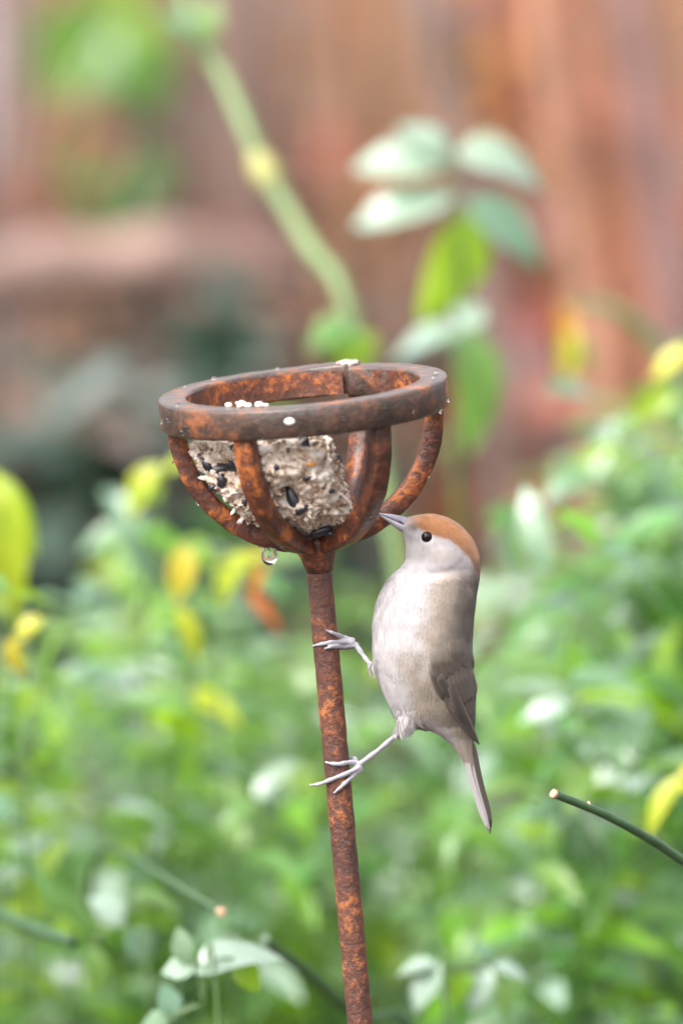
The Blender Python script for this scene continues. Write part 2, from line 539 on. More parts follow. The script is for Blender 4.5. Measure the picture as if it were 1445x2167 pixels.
dry_growth('dead_bush', 'dry brown leaved bush against the fence on the side away from the bird', [(P(rr.uniform(-150, 800), rr.uniform(-100, 650), rr.uniform(2.1, 2.6)), rr.uniform(-.15, .15)) for _ in range(22)], 32, [('dryp', .30), ('dryd', .55), ('dry', .15)], 0.085, 'dead bush')

# ------------------------------------------------------------------ individual plants seen one by one
def leaf_at(parent, b, t, d, key, wpx, normal=WET, lib=LM, d2=None):
    a = P(b[0], b[1], d); e = P(t[0], t[1], d if d2 is None else d2)
    L = (e - a).length
    me = lib[key][RNG.randrange(3)]
    if parent.type == 'MESH':                      # a stalk from the stem to the foot of the leaf
        off = root_loc(parent)
        q = min((v.co + off for v in parent.data.vertices), key=lambda v: (v - a).length)
        if (q - a).length > .003:
            m_ = q.lerp(a, .5) + Vector((0, 0, .12 * (q - a).length))
            V, F = tube(bez(q, m_, a.lerp(m_, .4), a + (e - a) * .04, 8), .0007, 5)
            obj('leaf_stalk', V, F, M_STEM, parent)
    ratio = 0.40 if lib is LM else 0.8
    return place('leaf', me, parent, leaf_matrix(a, e - a, normal, L, wpx * S * (DIST + d) / DIST / (L * ratio)))

FACE = Vector((0, -0.95, 0.3))
BACK = Vector((0.5, -0.75, -0.15))
# pale leaved sprig rising behind the ring
g = empty('leafy_sprig', P(960, 2600, 0.78), 'upright sprig with pale wet leaves rising above the bird behind the cup', 'sprig')
pts = spline([P(960, 2600, .78), P(985, 1600, .78), P(965, 1000, .76), P(985, 760, .75), P(975, 560, .74), P(965, 440, .74), P(950, 340, .74), P(945, 300, .74)], 40)
V, F = tube(pts, [0.0022 - 0.0013 * i / 39 for i in range(40)], 7)
st = obj('stem', V, F, M_STEM, g)
for a in [((948, 345), (742, 340), 'pale', 125, Vector((-.25, -.6, .75))), ((955, 420), (740, 465), 'pale', 120, Vector((-.1, -.62, .75))), ((965, 325), (1155, 352), 'pale', 115, Vector((.1, -.6, .75))),
          ((985, 425), (1160, 540), 'blue', 105, Vector((.2, -.7, .6))), ((985, 455), (925, 695), 'lime', 135, Vector((.35, -.8, -.1))), ((945, 335), (850, 250), 'pale', 85, Vector((0, -.5, .8))),
          ((985, 700), (815, 740), 'pale', 95, WET), ((985, 690), (1030, 960), 'mid', 105, Vector((.3, -.8, .1))), ((985, 715), (900, 720), 'pale', 85, WET), ((978, 690), (1010, 640), 'pale', 90, WET)]:
    leaf_at(st, a[0], a[1], .74, a[2], a[3], a[4])
# broad cane leaning across the upper left
g = empty('green_cane', P(840, 2300, 0.80), 'thick pale green jointed cane leaning across the fence above the cup', 'cane')
path = [P(900, 1500, 0.75), P(745, 690, 0.77), P(660, 530, 0.79), P(560, 360, 0.81), P(490, 200, 0.83), P(415, 60, 0.85), P(375, -60, 0.87), P(330, -200, 0.89)]
pts = spline(path, 40)
V, F = tube([Vector((pts[0].x + .06, pts[0].y, 0))] + pts, [0.0044] * 15 + [0.0044 - 0.0010 * i / 25 for i in range(26)], 10)
M_CANE = simple('cane_skin', (0.150, 0.225, 0.080), 0.5, 0.2, 40, 0.2)
M_NODE = simple('cane_node', (0.36, 0.35, 0.12), 0.55, 0.15, 60)
cane = obj('cane_stem', V, F, M_CANE, g)
c = P(560, 362, 0.81); dv = (P(660, 530, 0.79) - P(490, 200, 0.83)).normalized()
V, F = tube([c - dv * .010, c - dv * .005, c, c + dv * .005, c + dv * .010], [.0042, .0062, .0069, .0062, .0042], 12)
obj('node', V, F, M_NODE, g)
leaf_at(cane, (425, 75), (350, 30), .83, 'blue', 60, WET); leaf_at(cane, (430, 85), (455, -10), .83, 'mid', 70, FACE)
leaf_at(cane, (735, 690), (640, 720), .75, 'mid', 90, WET); leaf_at(cane, (735, 700), (770, 790), .75, 'lime', 110, BACK); leaf_at(cane, (730, 680), (700, 760), .75, 'mid', 100, FACE)
# broad leaved climber, upper left
g = empty('broad_leaved_climber', P(230, 1800, 2.3), 'climber with broad green leaves beside the top of the green cane', 'climber')
pts = spline([Vector((P(230, 1800, 2.3).x, P(230, 1800, 2.3).y, 0)), P(270, 900, 2.3), P(240, 500, 2.25), P(290, 250, 2.15), P(240, 60, 2.1), P(260, -150, 2.1)], 40)
V, F = tube(pts, [0.006 - 0.003 * i / 39 for i in range(40)], 7)
st = obj('stem', V, F, M_STEMB, g)
for b, t, k, wd, nv in [((240, 60), (70, 190), 'mid', 170, FACE), ((250, 70), (330, 240), 'mid', 150, FACE), ((240, 40), (60, 60), 'mid', 120, Vector((0, -.8, .1))), ((245, 20), (225, -90), 'lime', 90, BACK), ((235, -40), (225, 60), 'lime', 75, BACK),
                        ((250, 90), (150, 200), 'lime', 110, FACE), ((255, 30), (370, 90), 'lime', 110, FACE), ((265, 330), (160, 420), 'mid', 170, FACE), ((260, 320), (300, 450), 'mid', 160, FACE), ((255, 300), (130, 330), 'dry', 120, FACE), ((262, 420), (230, 510), 'mid', 120, FACE)]:
    leaf_at(st, b, t, 2.05 if t[1] < 260 else 2.3, k, wd, nv, LB)
# pale trunk at the left edge
M_TRUNK = simple('pale_bark', (0.36, 0.28, 0.275), 0.7, 0.25, 25)
pts = spline([P(-60, 2400, 2.4), P(-70, 1200, 2.4), P(-60, 700, 2.4), P(-40, 400, 2.4), P(-22, 150, 2.4), P(-30, -200, 2.4), P(-60, -700, 2.4)], 24)
pts[0].z = -0.02
V, F = tube(pts, [0.030 - 0.006 * i / 23 for i in range(24)], 14)
V = [v + Vector((1, 0, 0)) * (0.003 * noise.noise(v * 40)) for v in V]
g = empty('pale_tree', pts[0], 'slim pale pinkish tree trunk beside the broad leaved climber', 'tree')
obj('trunk', V, F, M_TRUNK, g)
for k, (a, b) in enumerate([((-60, -650), (-220, -1200)), ((-50, -500), (120, -1100)), ((-60, -690), (-40, -1400))]):
    q = spline([P(*a, 2.4), P((a[0] + b[0]) / 2 + 10, (a[1] + b[1]) / 2 - 30, 2.42), P(*b, 2.45)], 10)
    V, F = tube(q, [.012 - .008 * i / 9 for i in range(10)], 7)
    br = obj('branch', V, F, M_TRUNK, g)
    leaves_on(q, br, RNG, [('mid', .6), ('lime', .4)], .06, .15, 12)
# mauve fallen branch behind the sprig
M_BR = simple('mauve_bark', (0.24, 0.155, 0.145), 0.7, 0.25, 30)
pts = spline([P(930, 520, 2.2), P(1020, 660, 2.2), P(1110, 790, 2.2), P(1200, 1000, 2.2), P(1300, 1500, 2.2)], 20)
pts[-1].z = 0
V, F = tube(pts, [.011 + .006 * i / 19 for i in range(20)], 10)
tag(obj('leaning_branch', V, F, M_BR, None, pts[-1]), 'bare mauve brown branch leaning behind the bird and the pale leaved sprig', 'branch')
M_BR2 = simple('pinkish_bark', (0.235, 0.150, 0.125), 0.8, 0.35, 22)
pts = spline([P(-900, 1500, 2.0), P(-500, 700, 2.0), P(-120, 610, 2.0), P(150, 560, 2.0), P(420, 545, 2.0), P(640, 590, 2.05)], 30)
pts[0].z = 0
V, F = tube(pts, [.026 - .012 * i / 29 for i in range(30)], 12)
V = [v + Vector((0, noise.noise(v * 25), noise.noise(v * 25 + Vector((3, 0, 0))))) * .006 for v in V]
tag(obj('bare_branch', V, F, M_BR2, None, pts[0]), 'thick bare pinkish brown branch above the dark evergreen bush', 'branch')
# arching green stem with an orange tip, upper right
g = empty('arching_stem', P(1500, 2400, 0.9), 'arching green stem with a hanging orange leaf and a water drop at its end', 'plant stem')
pts = spline([P(1500, 2400, .9), P(1480, 1100, .9), P(1420, 800, .9), P(1360, 700, .9), P(1290, 650, .9), P(1230, 650, .9), P(1200, 690, .9)], 30)
V, F = tube(pts, [.0042 - .0020 * i / 29 for i in range(30)], 8)
st = obj('stem', V, F, M_STEM, g)
leaf_at(st, (1200, 640), (1195, 760), .88, 'ora', 62, FACE); leaf_at(st, (1205, 690), (1195, 830), .88, 'yel', 42, FACE)
# big yellow leaves, each on a shoot of its own kind
def shoot(label, path, leaves, d, mat=M_STEM, rad=.0012, name='yellow_leaved_shoot', cat='plant shoot'):
    pp = [P(x, y, d) for x, y in path]
    pp = [Vector((pp[0].x + .03, pp[0].y + .02, 0))] + pp
    g = empty(name, pp[0], label, cat)
    q = spline(pp, 30)
    V, F = tube(q, [rad * (1 - .5 * i / 29) for i in range(30)], 7)
    st = obj('stem', V, F, mat, g)
    for b, t, k, wd, nv in leaves: leaf_at(st, b, t, d, k, wd, nv)
    return g
N1, N2, N3 = Vector((-.35, -.65, .65)), Vector((.1, -.75, .65)), Vector((-.1, -.5, .85))
shoot('shoot with long lime yellow leaves below the dark evergreen bush', [(-60, 1600), (-40, 1250), (-20, 1010)], [((-20, 990), (45, 1320), 'yg', 95, N2), ((-10, 1000), (75, 1180), 'lime', 90, N1), ((-20, 1010), (-100, 1150), 'yg', 100, FACE)], .52)
shoot('shoot with small yellow leaves and one orange leaf hanging just below the cup', [(470, 1700), (460, 1400), (450, 1150)], [((395, 1155), (372, 1275), 'yel', 62, N2), ((515, 1160), (450, 1280), 'yg', 72, N1), ((375, 1280), (425, 1400), 'yg', 45, N2), ((570, 1170), (470, 1195), 'yel', 50, N3), ((560, 1190), (525, 1265), 'ora', 42, N1), ((520, 1250), (605, 1340), 'ora', 36, N2)], .52)
shoot('shoot with yellowing leaves touching the side of the cup opposite the bird', [(310, 1600), (330, 1250), (345, 1000)], [((345, 985), (250, 1085), 'yg', 58, N1), ((350, 1000), (425, 950), 'yg', 46, N3), ((345, 1020), (280, 1060), 'lime', 70, N2)], .6)
shoot('shoot with a pale yellow curled leaf beside the lime leaves', [(60, 1900), (70, 1600), (85, 1310)], [((95, 1310), (15, 1355), 'yel', 46, N3), ((20, 1350), (45, 1440), 'yel', 36, N1)], .42)
shoot('shoot with a broad pale yellow leaf above the cut green twig', [(1500, 2000), (1470, 1700)], [((1450, 1640), (1350, 1765), 'yg', 60, N3), ((1430, 1645), (1530, 1660), 'yel', 90, N2)], .36)
shoot('shoot with a yellow leaf against the tall wet shrub, under the arching stem', [(1480, 1100), (1460, 760)], [((1465, 735), (1375, 795), 'yel', 60, N1), ((1430, 830), (1330, 880), 'lime', 60, FACE)], .6)
# nearer leaves at the bottom, almost in focus
shoot('low shoot with a glossy pale pointed leaf beside the rusty rod', [(470, 2300), (430, 2120), (420, 2030)], [((415, 2060), (578, 1985), 'pale', 100, Vector((-.1, -.52, .84))), ((415, 2050), (345, 2040), 'pale', 75, Vector((-.3, -.5, .8))), ((500, 2030), (550, 2100), 'lime', 60, FACE), ((390, 2040), (380, 1960), 'blue', 55, WET), ((360, 2160), (290, 2167), 'blue', 60, WET), ((365, 2150), (350, 2080), 'blue', 55, WET)], .21, name='leafy_shoot')
shoot('low shoot with drooping pale star shaped leaf tuft below the tail of the bird', [(950, 2300), (940, 2120), (935, 2040)], [((930, 2040), (870, 2140), 'pale', 75, Vector((-.2, -.55, .8))), ((925, 2040), (835, 2050), 'pale', 55, WET), ((985, 2040), (960, 2130), 'lime', 52, FACE), ((1030, 2040), (990, 2140), 'pale', 70, Vector((.2, -.55, .8))), ((1035, 2035), (1010, 1990), 'blue', 45, WET), ((1040, 2040), (1120, 2070), 'pale', 60, WET), ((1045, 2060), (1080, 2160), 'mid', 60, WET)], .33, name='leafy_shoot')
shoot('low shoot with two pale oval leaves beside the pruned twig', [(330, 2300), (280, 2000), (260, 1950)], [((265, 1960), (195, 1890), 'pale', 72, Vector((-.1, -.55, .82))), ((270, 1970), (330, 2040), 'blue', 75, Vector((.1, -.55, .82))), ((190, 2000), (215, 2110), 'mid', 60, WET), ((280, 1890), (390, 1920), 'mid', 55, WET)], .38, name='leafy_shoot')

# ------------------------------------------------------------------ twigs with cut ends
def twig(label, path, d, radius, bud=None, d2=None, cut=True, name='cut_twig'):
    n = len(path)
    pp = [P(x, y, d + ((d2 if d2 is not None else d) - d) * i / (n - 1)) for i, (x, y) in enumerate(path)]
    end = Vector((pp[-1].x + .04 * (1 if path[-1][0] > path[0][0] else -1), pp[-1].y + .05, 0))
    pp.append(pp[-1].lerp(end, .35) + Vector((.03 * (1 if path[-1][0] > path[0][0] else -1), 0, .05)))
    pp.append(end)
    q = spline(pp, 70)
    g = empty(name, end, label, 'twig')
    V, F = tube(q, [radius * (0.92 + .4 * i / 69) for i in range(70)], 10)
    st = obj('stem', V, F, M_TWIG, g)
    t = (q[0] - q[1]).normalized()
    V, F = tube([q[0] - t * .0010, q[0] + t * .0002, q[0] + t * .0009, q[0] + t * .0011], [radius * 1.0, radius * 1.05, radius * 1.0, radius * .7], 10)
    V = [v + Vector((noise.noise(v * 900), 0, noise.noise(v * 900 + Vector((5, 5, 5))))) * radius * .35 for v in V]
    obj('cut_end' if cut else 'tip', V, F, M_CUT if cut else M_TWIG, g)
    if bud:
        k = min(range(len(q)), key=lambda i: (q[i] - P(*bud, d)).length)
        c = q[k] + UP * radius * .85 - FWD * radius * .3
        V, F = tube([c - UP * .0008, c, c + UP * .0010], [radius * .5, radius * .55, radius * .2], 8)
        obj('bud', V, F, M_CUT, g)
M_TWIG = simple('twig_green_bark', (0.040, 0.095, 0.036), 0.42, 0.25, 120, 0.25)
twig('sharp green twig with a tan cut tip beside the tail of the bird', [(1172, 1680), (1275, 1722), (1365, 1770), (1445, 1822), (1600, 1930)], 0.0, .0019, (1272, 1722), .06)
twig('soft green twig with a tan cut tip above the glossy pale pointed leaf', [(468, 1930), (370, 1872), (275, 1812), (215, 1800), (190, 1900), (190, 2100)], .20, .0019, None, .60)
twig('dark green twig running low behind the pale oval leaves', [(150, 1992), (60, 1960), (-20, 1925), (-200, 1860)], .27, .0030, None, .4, False, 'dark_twig')
twig('dark green twig slanting behind the lower end of the rusty rod', [(560, 1990), (650, 2060), (760, 2150), (900, 2250)], .28, .0026, None, .4, False, 'dark_twig')

# dry stalks standing nearer than the fence
for lab, path, d, rad, colr in [('tan dry stalk standing behind the orange tipped arching stem', [(1280, 1100), (1240, 640), (1195, 380), (1150, 150), (1120, -100)], 1.6, .0095, (.30, .145, .09)),
                                ('rusty orange dry stalk beside the tan stalk', [(1360, 1000), (1310, 520), (1275, 300), (1235, 120), (1190, -100)], 2.3, .0150, (.29, .115, .068)),
                                ('grey brown dry stalk behind the pale leaved sprig', [(1060, 1000), (1000, 480), (960, 250), (900, 0), (880, -120)], 1.7, .0100, (.15, .10, .085)),
                                ('dull purple brown dry stalk beside the rusty orange stalk', [(1450, 1000), (1400, 500), (1370, 300), (1350, 120), (1340, -100)], 1.7, .0120, (.20, .11, .10))]:
    pp = [P(x, y, d) for x, y in path]
    pp = [Vector((pp[0].x + .03, pp[0].y, 0))] + pp
    q = spline(pp, 24)
    V, F = tube(q, [rad * (1.1 - .3 * i / 23) for i in range(24)], 10)
    V = [v + Vector((noise.noise(v * 30), noise.noise(v * 30 + Vector((7, 0, 0))), 0)) * .003 for v in V]
    tag(obj('dry_stalk', V, F, simple('dry_stalk', colr, .75, .3, 20), None, pp[0]), lab, 'stalk')

# ------------------------------------------------------------------ the feeder
EL = RAD(9.0); ROLL = RAD(5.15)
IMU = UP * math.cos(ROLL) - RIGHT * math.sin(ROLL)          # feeder axis as seen in the picture
AX = (IMU * math.cos(EL) - FWD * math.sin(EL)).normalized()
E1 = (RIGHT * math.cos(ROLL) + UP * math.sin(ROLL)).normalized()   # to the right of the ring
E2 = AX.cross(E1).normalized()                                # away from the camera
if E2.dot(FWD) < 0: E2 = -E2
RC = P(640, 818, -0.022)                                      # centre of the ring's top face
def FP(r, ang, h):
    a = RAD(ang)
    return RC + E1 * (r * math.cos(a)) + E2 * (r * math.sin(a)) + AX * h
RO, RI, RH = 0.0611, 0.0492, 0.0128

foot_len = (RC.z) / AX.z
feeder = empty('bird_feeder', RC - AX * foot_len, 'rusty iron cup feeder on a leaning rod, with an open ring on curved bars', 'bird feeder')

def ring():
    V, F = [], []
    A0, A1, N = 67.5, 427.0, 150
    prof = []
    b = 0.0011
    ro, ri, h = RO, RI, RH
    corners = [(ro, 0), (ri, 0), (ri, -h), (ro, -h)]
    # bevelled square section
    prof = [(ro - b, 0), (ri + b, 0), (ri + b * .3, -b * .3), (ri, -b), (ri, -h + b), (ri + b, -h), (ro - b, -h), (ro, -h + b), (ro, -b), (ro - b * .3, -b * .3)]
    m = len(prof)
    for i in range(N + 1):
        u = i / N
        a = A0 + (A1 - A0) * u
        off = 0.0016 * (max(0, 1 - u * 12)) - 0.0006 * max(0, 1 - (1 - u) * 12)
        lift = 0.0010 * max(0, 1 - u * 14)
        for (r, z) in prof:
            p = FP(r + off, a, z + lift)
            p += AX * 0.00022 * noise.noise(p * 260) + (p - RC).normalized() * 0.00025 * noise.noise(p * 200 + Vector((9, 0, 0)))
            V.append(p)
    for i in range(N):
        for k in range(m):
            F.append((i * m + k, i * m + (k + 1) % m, (i + 1) * m + (k + 1) % m, (i + 1) * m + k))
    F.append(tuple(range(m))); F.append(tuple(N * m + k for k in range(m - 1, -1, -1)))
    o = obj('ring', V, F, M_RING, feeder)
    return o
ring()
# inner wall of the ring is more orange: a rust crust lining, a thin shell of its own
def lining():
    V, F = [], []
    N = 150
    for i in range(N + 1):
        a = 69.5 + 356 * i / N
        for j in range(6):
            z = -0.0014 - (RH - 0.0026) * j / 5
            p = FP(RI - 0.00022, a, z)
            p -= (p - (RC + AX * z)).normalized() * 0.00028 * noise.noise(p * 600)
            V.append(p)
    for i in range(N):
        for j in range(5):
            F.append((i * 6 + j, i * 6 + j + 1, (i + 1) * 6 + j + 1, (i + 1) * 6 + j))
    obj('rust_crust', V, F, M_RUST, feeder)
lining()
# weld lump where the two ends of the ring meet
bm = bmesh.new()
bmesh.ops.create_icosphere(bm, subdivisions=3, radius=1)
V = []
wc = FP(0.0565, 69.5, 0.0004)
er = (FP(1, 69.5, 0) - FP(0, 69.5, 0)).normalized(); et = AX.cross(er)
for v in bm.verts:
    k = 1 + .35 * noise.noise(v.co * 2.3)
    V.append(wc + er * v.co.x * .0050 * k + et * v.co.y * .0052 * k + AX * v.co.z * .0017 * k)
F = [tuple(x.index for x in f.verts) for f in bm.faces]
bm.free()
obj('weld', V, F, M_WELD, feeder)

BC = -RH + 0.0005                  # centre height of the bowl below the ring's top
BR = 0.0585                        # outer radius of the bars
def bar(ang, wdt=0.0084, dep=0.0078, seed=0):
    V, F = [], []
    N = 26
    tangent = (FP(0, 0, 0) - FP(0, 0, 0))
    a = RAD(ang)
    er = E1 * math.cos(a) + E2 * math.sin(a)
    et = AX.cross(er).normalized()
    c0 = RC + AX * BC
    bv = 0.0009
    for i in range(N + 1):
        th = RAD(-4 + 94 * i / N)
        rad = er * math.cos(th) - AX * math.sin(th)
        wv = wdt * (1 - 0.18 * max(0, (i / N - .75) / .25))
        prof = [(0, -wv / 2 + bv), (0, wv / 2 - bv), (-bv, wv / 2), (-dep + bv, wv / 2), (-dep, wv / 2 - bv), (-dep, -wv / 2 + bv), (-dep + bv, -wv / 2), (-bv, -wv / 2)]
        for (r, t) in prof:
            p = c0 + rad * (BR + r) + et * t
            p += rad * 0.00045 * noise.noise(p * 220) + et * 0.00035 * noise.noise(p * 260 + Vector((3, 3, 3)))
            V.append(p)
    for i in range(N):
        for k in range(8):
            F.append((i * 8 + k, (i + 1) * 8 + k, (i + 1) * 8 + (k + 1) % 8, i * 8 + (k + 1) % 8))
    F.append(tuple(range(8))); F.append(tuple(N * 8 + k for k in range(7, -1, -1)))
    return obj('bar', V, F, M_RUST, feeder)
for k in range(6): bar(4 + 60 * k - (2 if k == 4 else 0), seed=k)

def lathe_axis(prof, seg=28, jit=0.0):
    V, F = [], []
    for (r, h) in prof:
        for k in range(seg):
            p = FP(r, 360 * k / seg, h)
            if jit: p += (p - (RC + AX * h)).normalized() * jit * noise.noise(p * 230)
            V.append(p)
    for i in range(len(prof) - 1):
        for k in range(seg):
            F.append((i * seg + k, i * seg + (k + 1) % seg, (i + 1) * seg + (k + 1) % seg, (i + 1) * seg + k))
    F.append(tuple(range(seg - 1, -1, -1))); F.append(tuple((len(prof) - 1) * seg + k for k in range(seg)))
    return V, F
hb = BC - BR
V, F = lathe_axis([(0.003, hb + .0100), (0.0075, hb + .0085), (0.0095, hb + .0055), (0.0090, hb + .0010), (0.0074, hb - .0020), (0.0062, hb - .0050), (0.0057, hb - .0085)], 28, .0009)
obj('hub', V, F, M_RUST, feeder)
prof = [(0.00545 + 0.00005 * math.sin(i), hb - .006 - i * .004) for i in range(120)]
prof += [(0.0055, hb - .006 - 120 * .004 - i * .03) for i in range(60) if .006 + 120 * .004 + i * .03 - hb < foot_len + .12]
V, F = lathe_axis(prof, 24, .00035)
obj('rod', V, F, M_ROD, feeder)

# ------------------------------------------------------------------ the fat cake and its crumbs
def cake_mat():
    m, n, l, p = new_mat('fat_cake')
    c = coords(n)
    a = tex_noise(n, l, 210, 6, 0.75, c)
    b = tex_noise(n, l, 700, 4, 0.7, c)
    r = ramp(n, [(0.40, (0.07, 0.045, 0.035)), (0.45, (0.46, 0.30, 0.20)), (0.51, (0.78, 0.64, 0.52)), (0.62, (0.92, 0.86, 0.80))])
    ad = n.new('ShaderNodeMath'); ad.operation = 'MULTIPLY_ADD'; ad.inputs[1].default_value = 0.35
    l.new(b.outputs[0], ad.inputs[0]); l.new(a.outputs[0], ad.inputs[2])
    s = n.new('ShaderNodeMath'); s.operation = 'MULTIPLY'; s.inputs[1].default_value = 0.75
    l.new(ad.outputs[0], s.inputs[0]); l.new(s.outputs[0], r.inputs[0])
    l.new(r.outputs[0], p.inputs['Base Color'])
    p.inputs['Roughness'].default_value = 0.5
    p.inputs['Coat Weight'].default_value = 0.3; p.inputs['Coat Roughness'].default_value = .25
    p.inputs['Subsurface Weight'].default_value = 0.0
    bump(n, l, ad.outputs[0], 0.8, 0.0016, p)
    return m
def blob(rx, ry, rz, seed, sub=2):
    bm = bmesh.new(); bmesh.ops.create_icosphere(bm, subdivisions=sub, radius=1)
    V = [(v.co.x * rx * (1 + .4 * noise.noise(v.co * 1.7 + Vector((seed, 0, 0)))), v.co.y * ry * (1 + .4 * noise.noise(v.co * 1.9 + Vector((0, seed, 0)))), v.co.z * rz) for v in bm.verts]
    F = [tuple(x.index for x in f.verts) for f in bm.faces]; bm.free()
    return V, F
M_CAKE = cake_mat()
M_SEED = simple('sunflower_seed', (0.018, 0.018, 0.026), 0.35, 0.4, 300, 0.4)
M_GRIT = simple('orange_grain', (0.66, 0.27, 0.055), 0.5, 0.25, 300, 0.3)
M_PALE = simple('pale_suet', (0.84, 0.78, 0.72), 0.5, 0.12, 500, 0.2)
bowl_c = RC + AX * BC
cc = P(572, 992, 0.0) ; cc += FWD * ((bowl_c - cc).dot(FWD) + 0.006)
def cake_radius(d):
    # distance to the bowl's inner side
    o = cc - bowl_c
    Rb = BR - 0.0072
    b = o.dot(d); q = o.dot(o) - Rb * Rb
    cand = [-b + math.sqrt(max(0, b * b - q)) - .0006]
    def plane(n, dist):
        k = d.dot(n)
        if k > 1e-3: cand.append(dist / k)
    plane(E1 * .99 + AX * .12, 0.0300)            # bitten off on the bird's side
    plane(AX, 0.0185)
    plane((E1 * .6 - AX * .12 + E2 * .6).normalized(), .036)
    plane((-E1 * .70 - AX * .72).normalized(), .0315)
    m = 10.0
    s = sum((1 / c) ** m for c in cand) ** (-1 / m)
    return s
def on_bowl(px, py):
    a = P(px, py, 0); o = a - bowl_c; Rb = BR - .0072; b = o.dot(FWD); q = o.dot(o) - Rb * Rb
    return a + FWD * (-b - math.sqrt(max(0, b * b - q)))
HOLE, HOLE2 = on_bowl(468, 992), on_bowl(622, 1050)
bm = bmesh.new()
bmesh.ops.create_icosphere(bm, subdivisions=7, radius=1)
V = []
for v in bm.verts:
    d = v.co.normalized()
    r = cake_radius(d)
    p = cc + d * r
    n1 = noise.noise(p * 90); n2 = noise.noise(p * 230 + Vector((4, 1, 2))); n3 = noise.noise(p * 520)
    cell = noise.voronoi(p * 260 + Vector((noise.noise(p * 400), n3, n2)) * .7)[0][0]
    lump = max(0, .62 - cell)
    cav = noise.noise(p * 105 + Vector((20, 3, 1)))
    hole = math.exp(-((p - HOLE).length / .0072) ** 2) + .8 * math.exp(-((p - HOLE2).length / .0045) ** 2)
    V.append(p + d * (0.0042 * noise.noise(p * 48 + Vector((2, 7, 1))) + 0.0022 * n1 + 0.0022 * n2 + 0.0014 * n3 + 0.0046 * lump + 0.0008 * noise.noise(p * 1300) - 0.0110 * max(0, cav - .2) - .0100 * hole - .0030))
F = [tuple(x.index for x in f.verts) for f in bm.faces]
NF = [v.co.normalized() for v in bm.verts]
bm.free()
cake = empty('fat_cake', cc - AX * .03, 'crumbly pale suet cake full of dark seeds inside the rusty cup', 'bird food')
obj('suet', V, F, M_CAKE, cake)
def seed_mesh(name, mat):
    bm = bmesh.new(); bmesh.ops.create_uvsphere(bm, u_segments=8, v_segments=6, radius=1)
    V = []
    for v in bm.verts:
        c_ = v.co.copy(); k = 1 - 0.35 * (c_.y + 1) / 2
        V.append((c_.x * k, c_.y, c_.z * .6))
    F = [tuple(x.index for x in f.verts) for f in bm.faces]; bm.free()
    return mesh_data(name, V, F, mat)
def flake_mesh(name, mat):
    V, F = blob(1, 1, .45, 3.3, 1)
    return mesh_data(name, [Vector(v) * (1 + .5 * noise.noise(Vector(v) * 2.1)) for v in V], F, mat, False)
M_BRN = simple('brown_husk', (.24, .14, .08), .6, .3, 400)
SM = {'brown_flake': flake_mesh('brown_flake', M_BRN), 'seed': seed_mesh('seed', M_SEED), 'grain': seed_mesh('grain', M_GRIT), 'pale_flake': flake_mesh('pale_flake', M_PALE)}
def on_cake(px, py):
    """front point of the cake under a photo pixel"""
    best = None
    for v, d in zip(V, NF):
        if d.dot(FWD) > 0.25: continue
        k = v - FOCUS
        dx = k.dot(RIGHT) / S + 722.5 - px; dy = -k.dot(UP) / S + 1083.5 - py
        q = dx * dx + dy * dy
        if best is None or q < best[0]: best = (q, v, d)
    return best[1], best[2]
def stick(kind, px, py, L, Wd, ang):
    p, d = on_cake(px, py)
    y = (RIGHT * math.cos(RAD(ang)) + UP * math.sin(RAD(ang)))
    M = leaf_matrix(p, y, d, L * S)
    x = M.col[0].xyz.normalized(); 
    M = Matrix((( M[0][0] * Wd / L, M[0][1], M[0][2] * Wd / L, p.x), (M[1][0] * Wd / L, M[1][1], M[1][2] * Wd / L, p.y), (M[2][0] * Wd / L, M[2][1], M[2][2] * Wd / L, p.z), (0, 0, 0, 1)))
    place(kind, SM[kind], cake, M)
for a in [(x_, y_, L_ * 1.3, W_ * 1.35, a_) for x_, y_, L_, W_, a_ in [(450, 1005, 20, 15, 70), (470, 990, 22, 13, 15), (430, 965, 9, 7, 20), (488, 985, 18, 12, -30), (620, 1055, 30, 13, 110), (648, 945, 15, 9, 70), (587, 990, 7, 7, 0), (680, 1125, 22, 12, 20), (718, 1085, 16, 10, 40), (655, 1130, 14, 10, 60),
          (497, 945, 9, 6, 45), (716, 970, 9, 6, 120), (655, 1010, 11, 6, 20), (600, 1090, 9, 6, 60), (520, 1060, 10, 6, 80), (700, 1040, 8, 6, 10), (455, 1030, 10, 8, 30), (672, 1085, 9, 5, 50), (702, 1130, 12, 8, -20), (470, 1015, 16, 12, 100), (640, 1080, 14, 9, 30), (690, 960, 12, 7, 100), (440, 985, 14, 10, 120)]]: stick('seed', *a)
for a in [(660, 985, 12, 7, 5), (700, 985, 9, 8, 80), (545, 1010, 9, 6, 10), (512, 1025, 8, 6, 40), (625, 930, 12, 4, 5), (642, 1020, 6, 4, 0)]: stick('grain', *a)
for k in range(40):
    stick(RNG.choice(['pale_flake', 'pale_flake', 'brown_flake']), RNG.uniform(410, 725), RNG.uniform(930, 1130), RNG.uniform(5, 14), RNG.uniform(3, 7), RNG.uniform(0, 180))

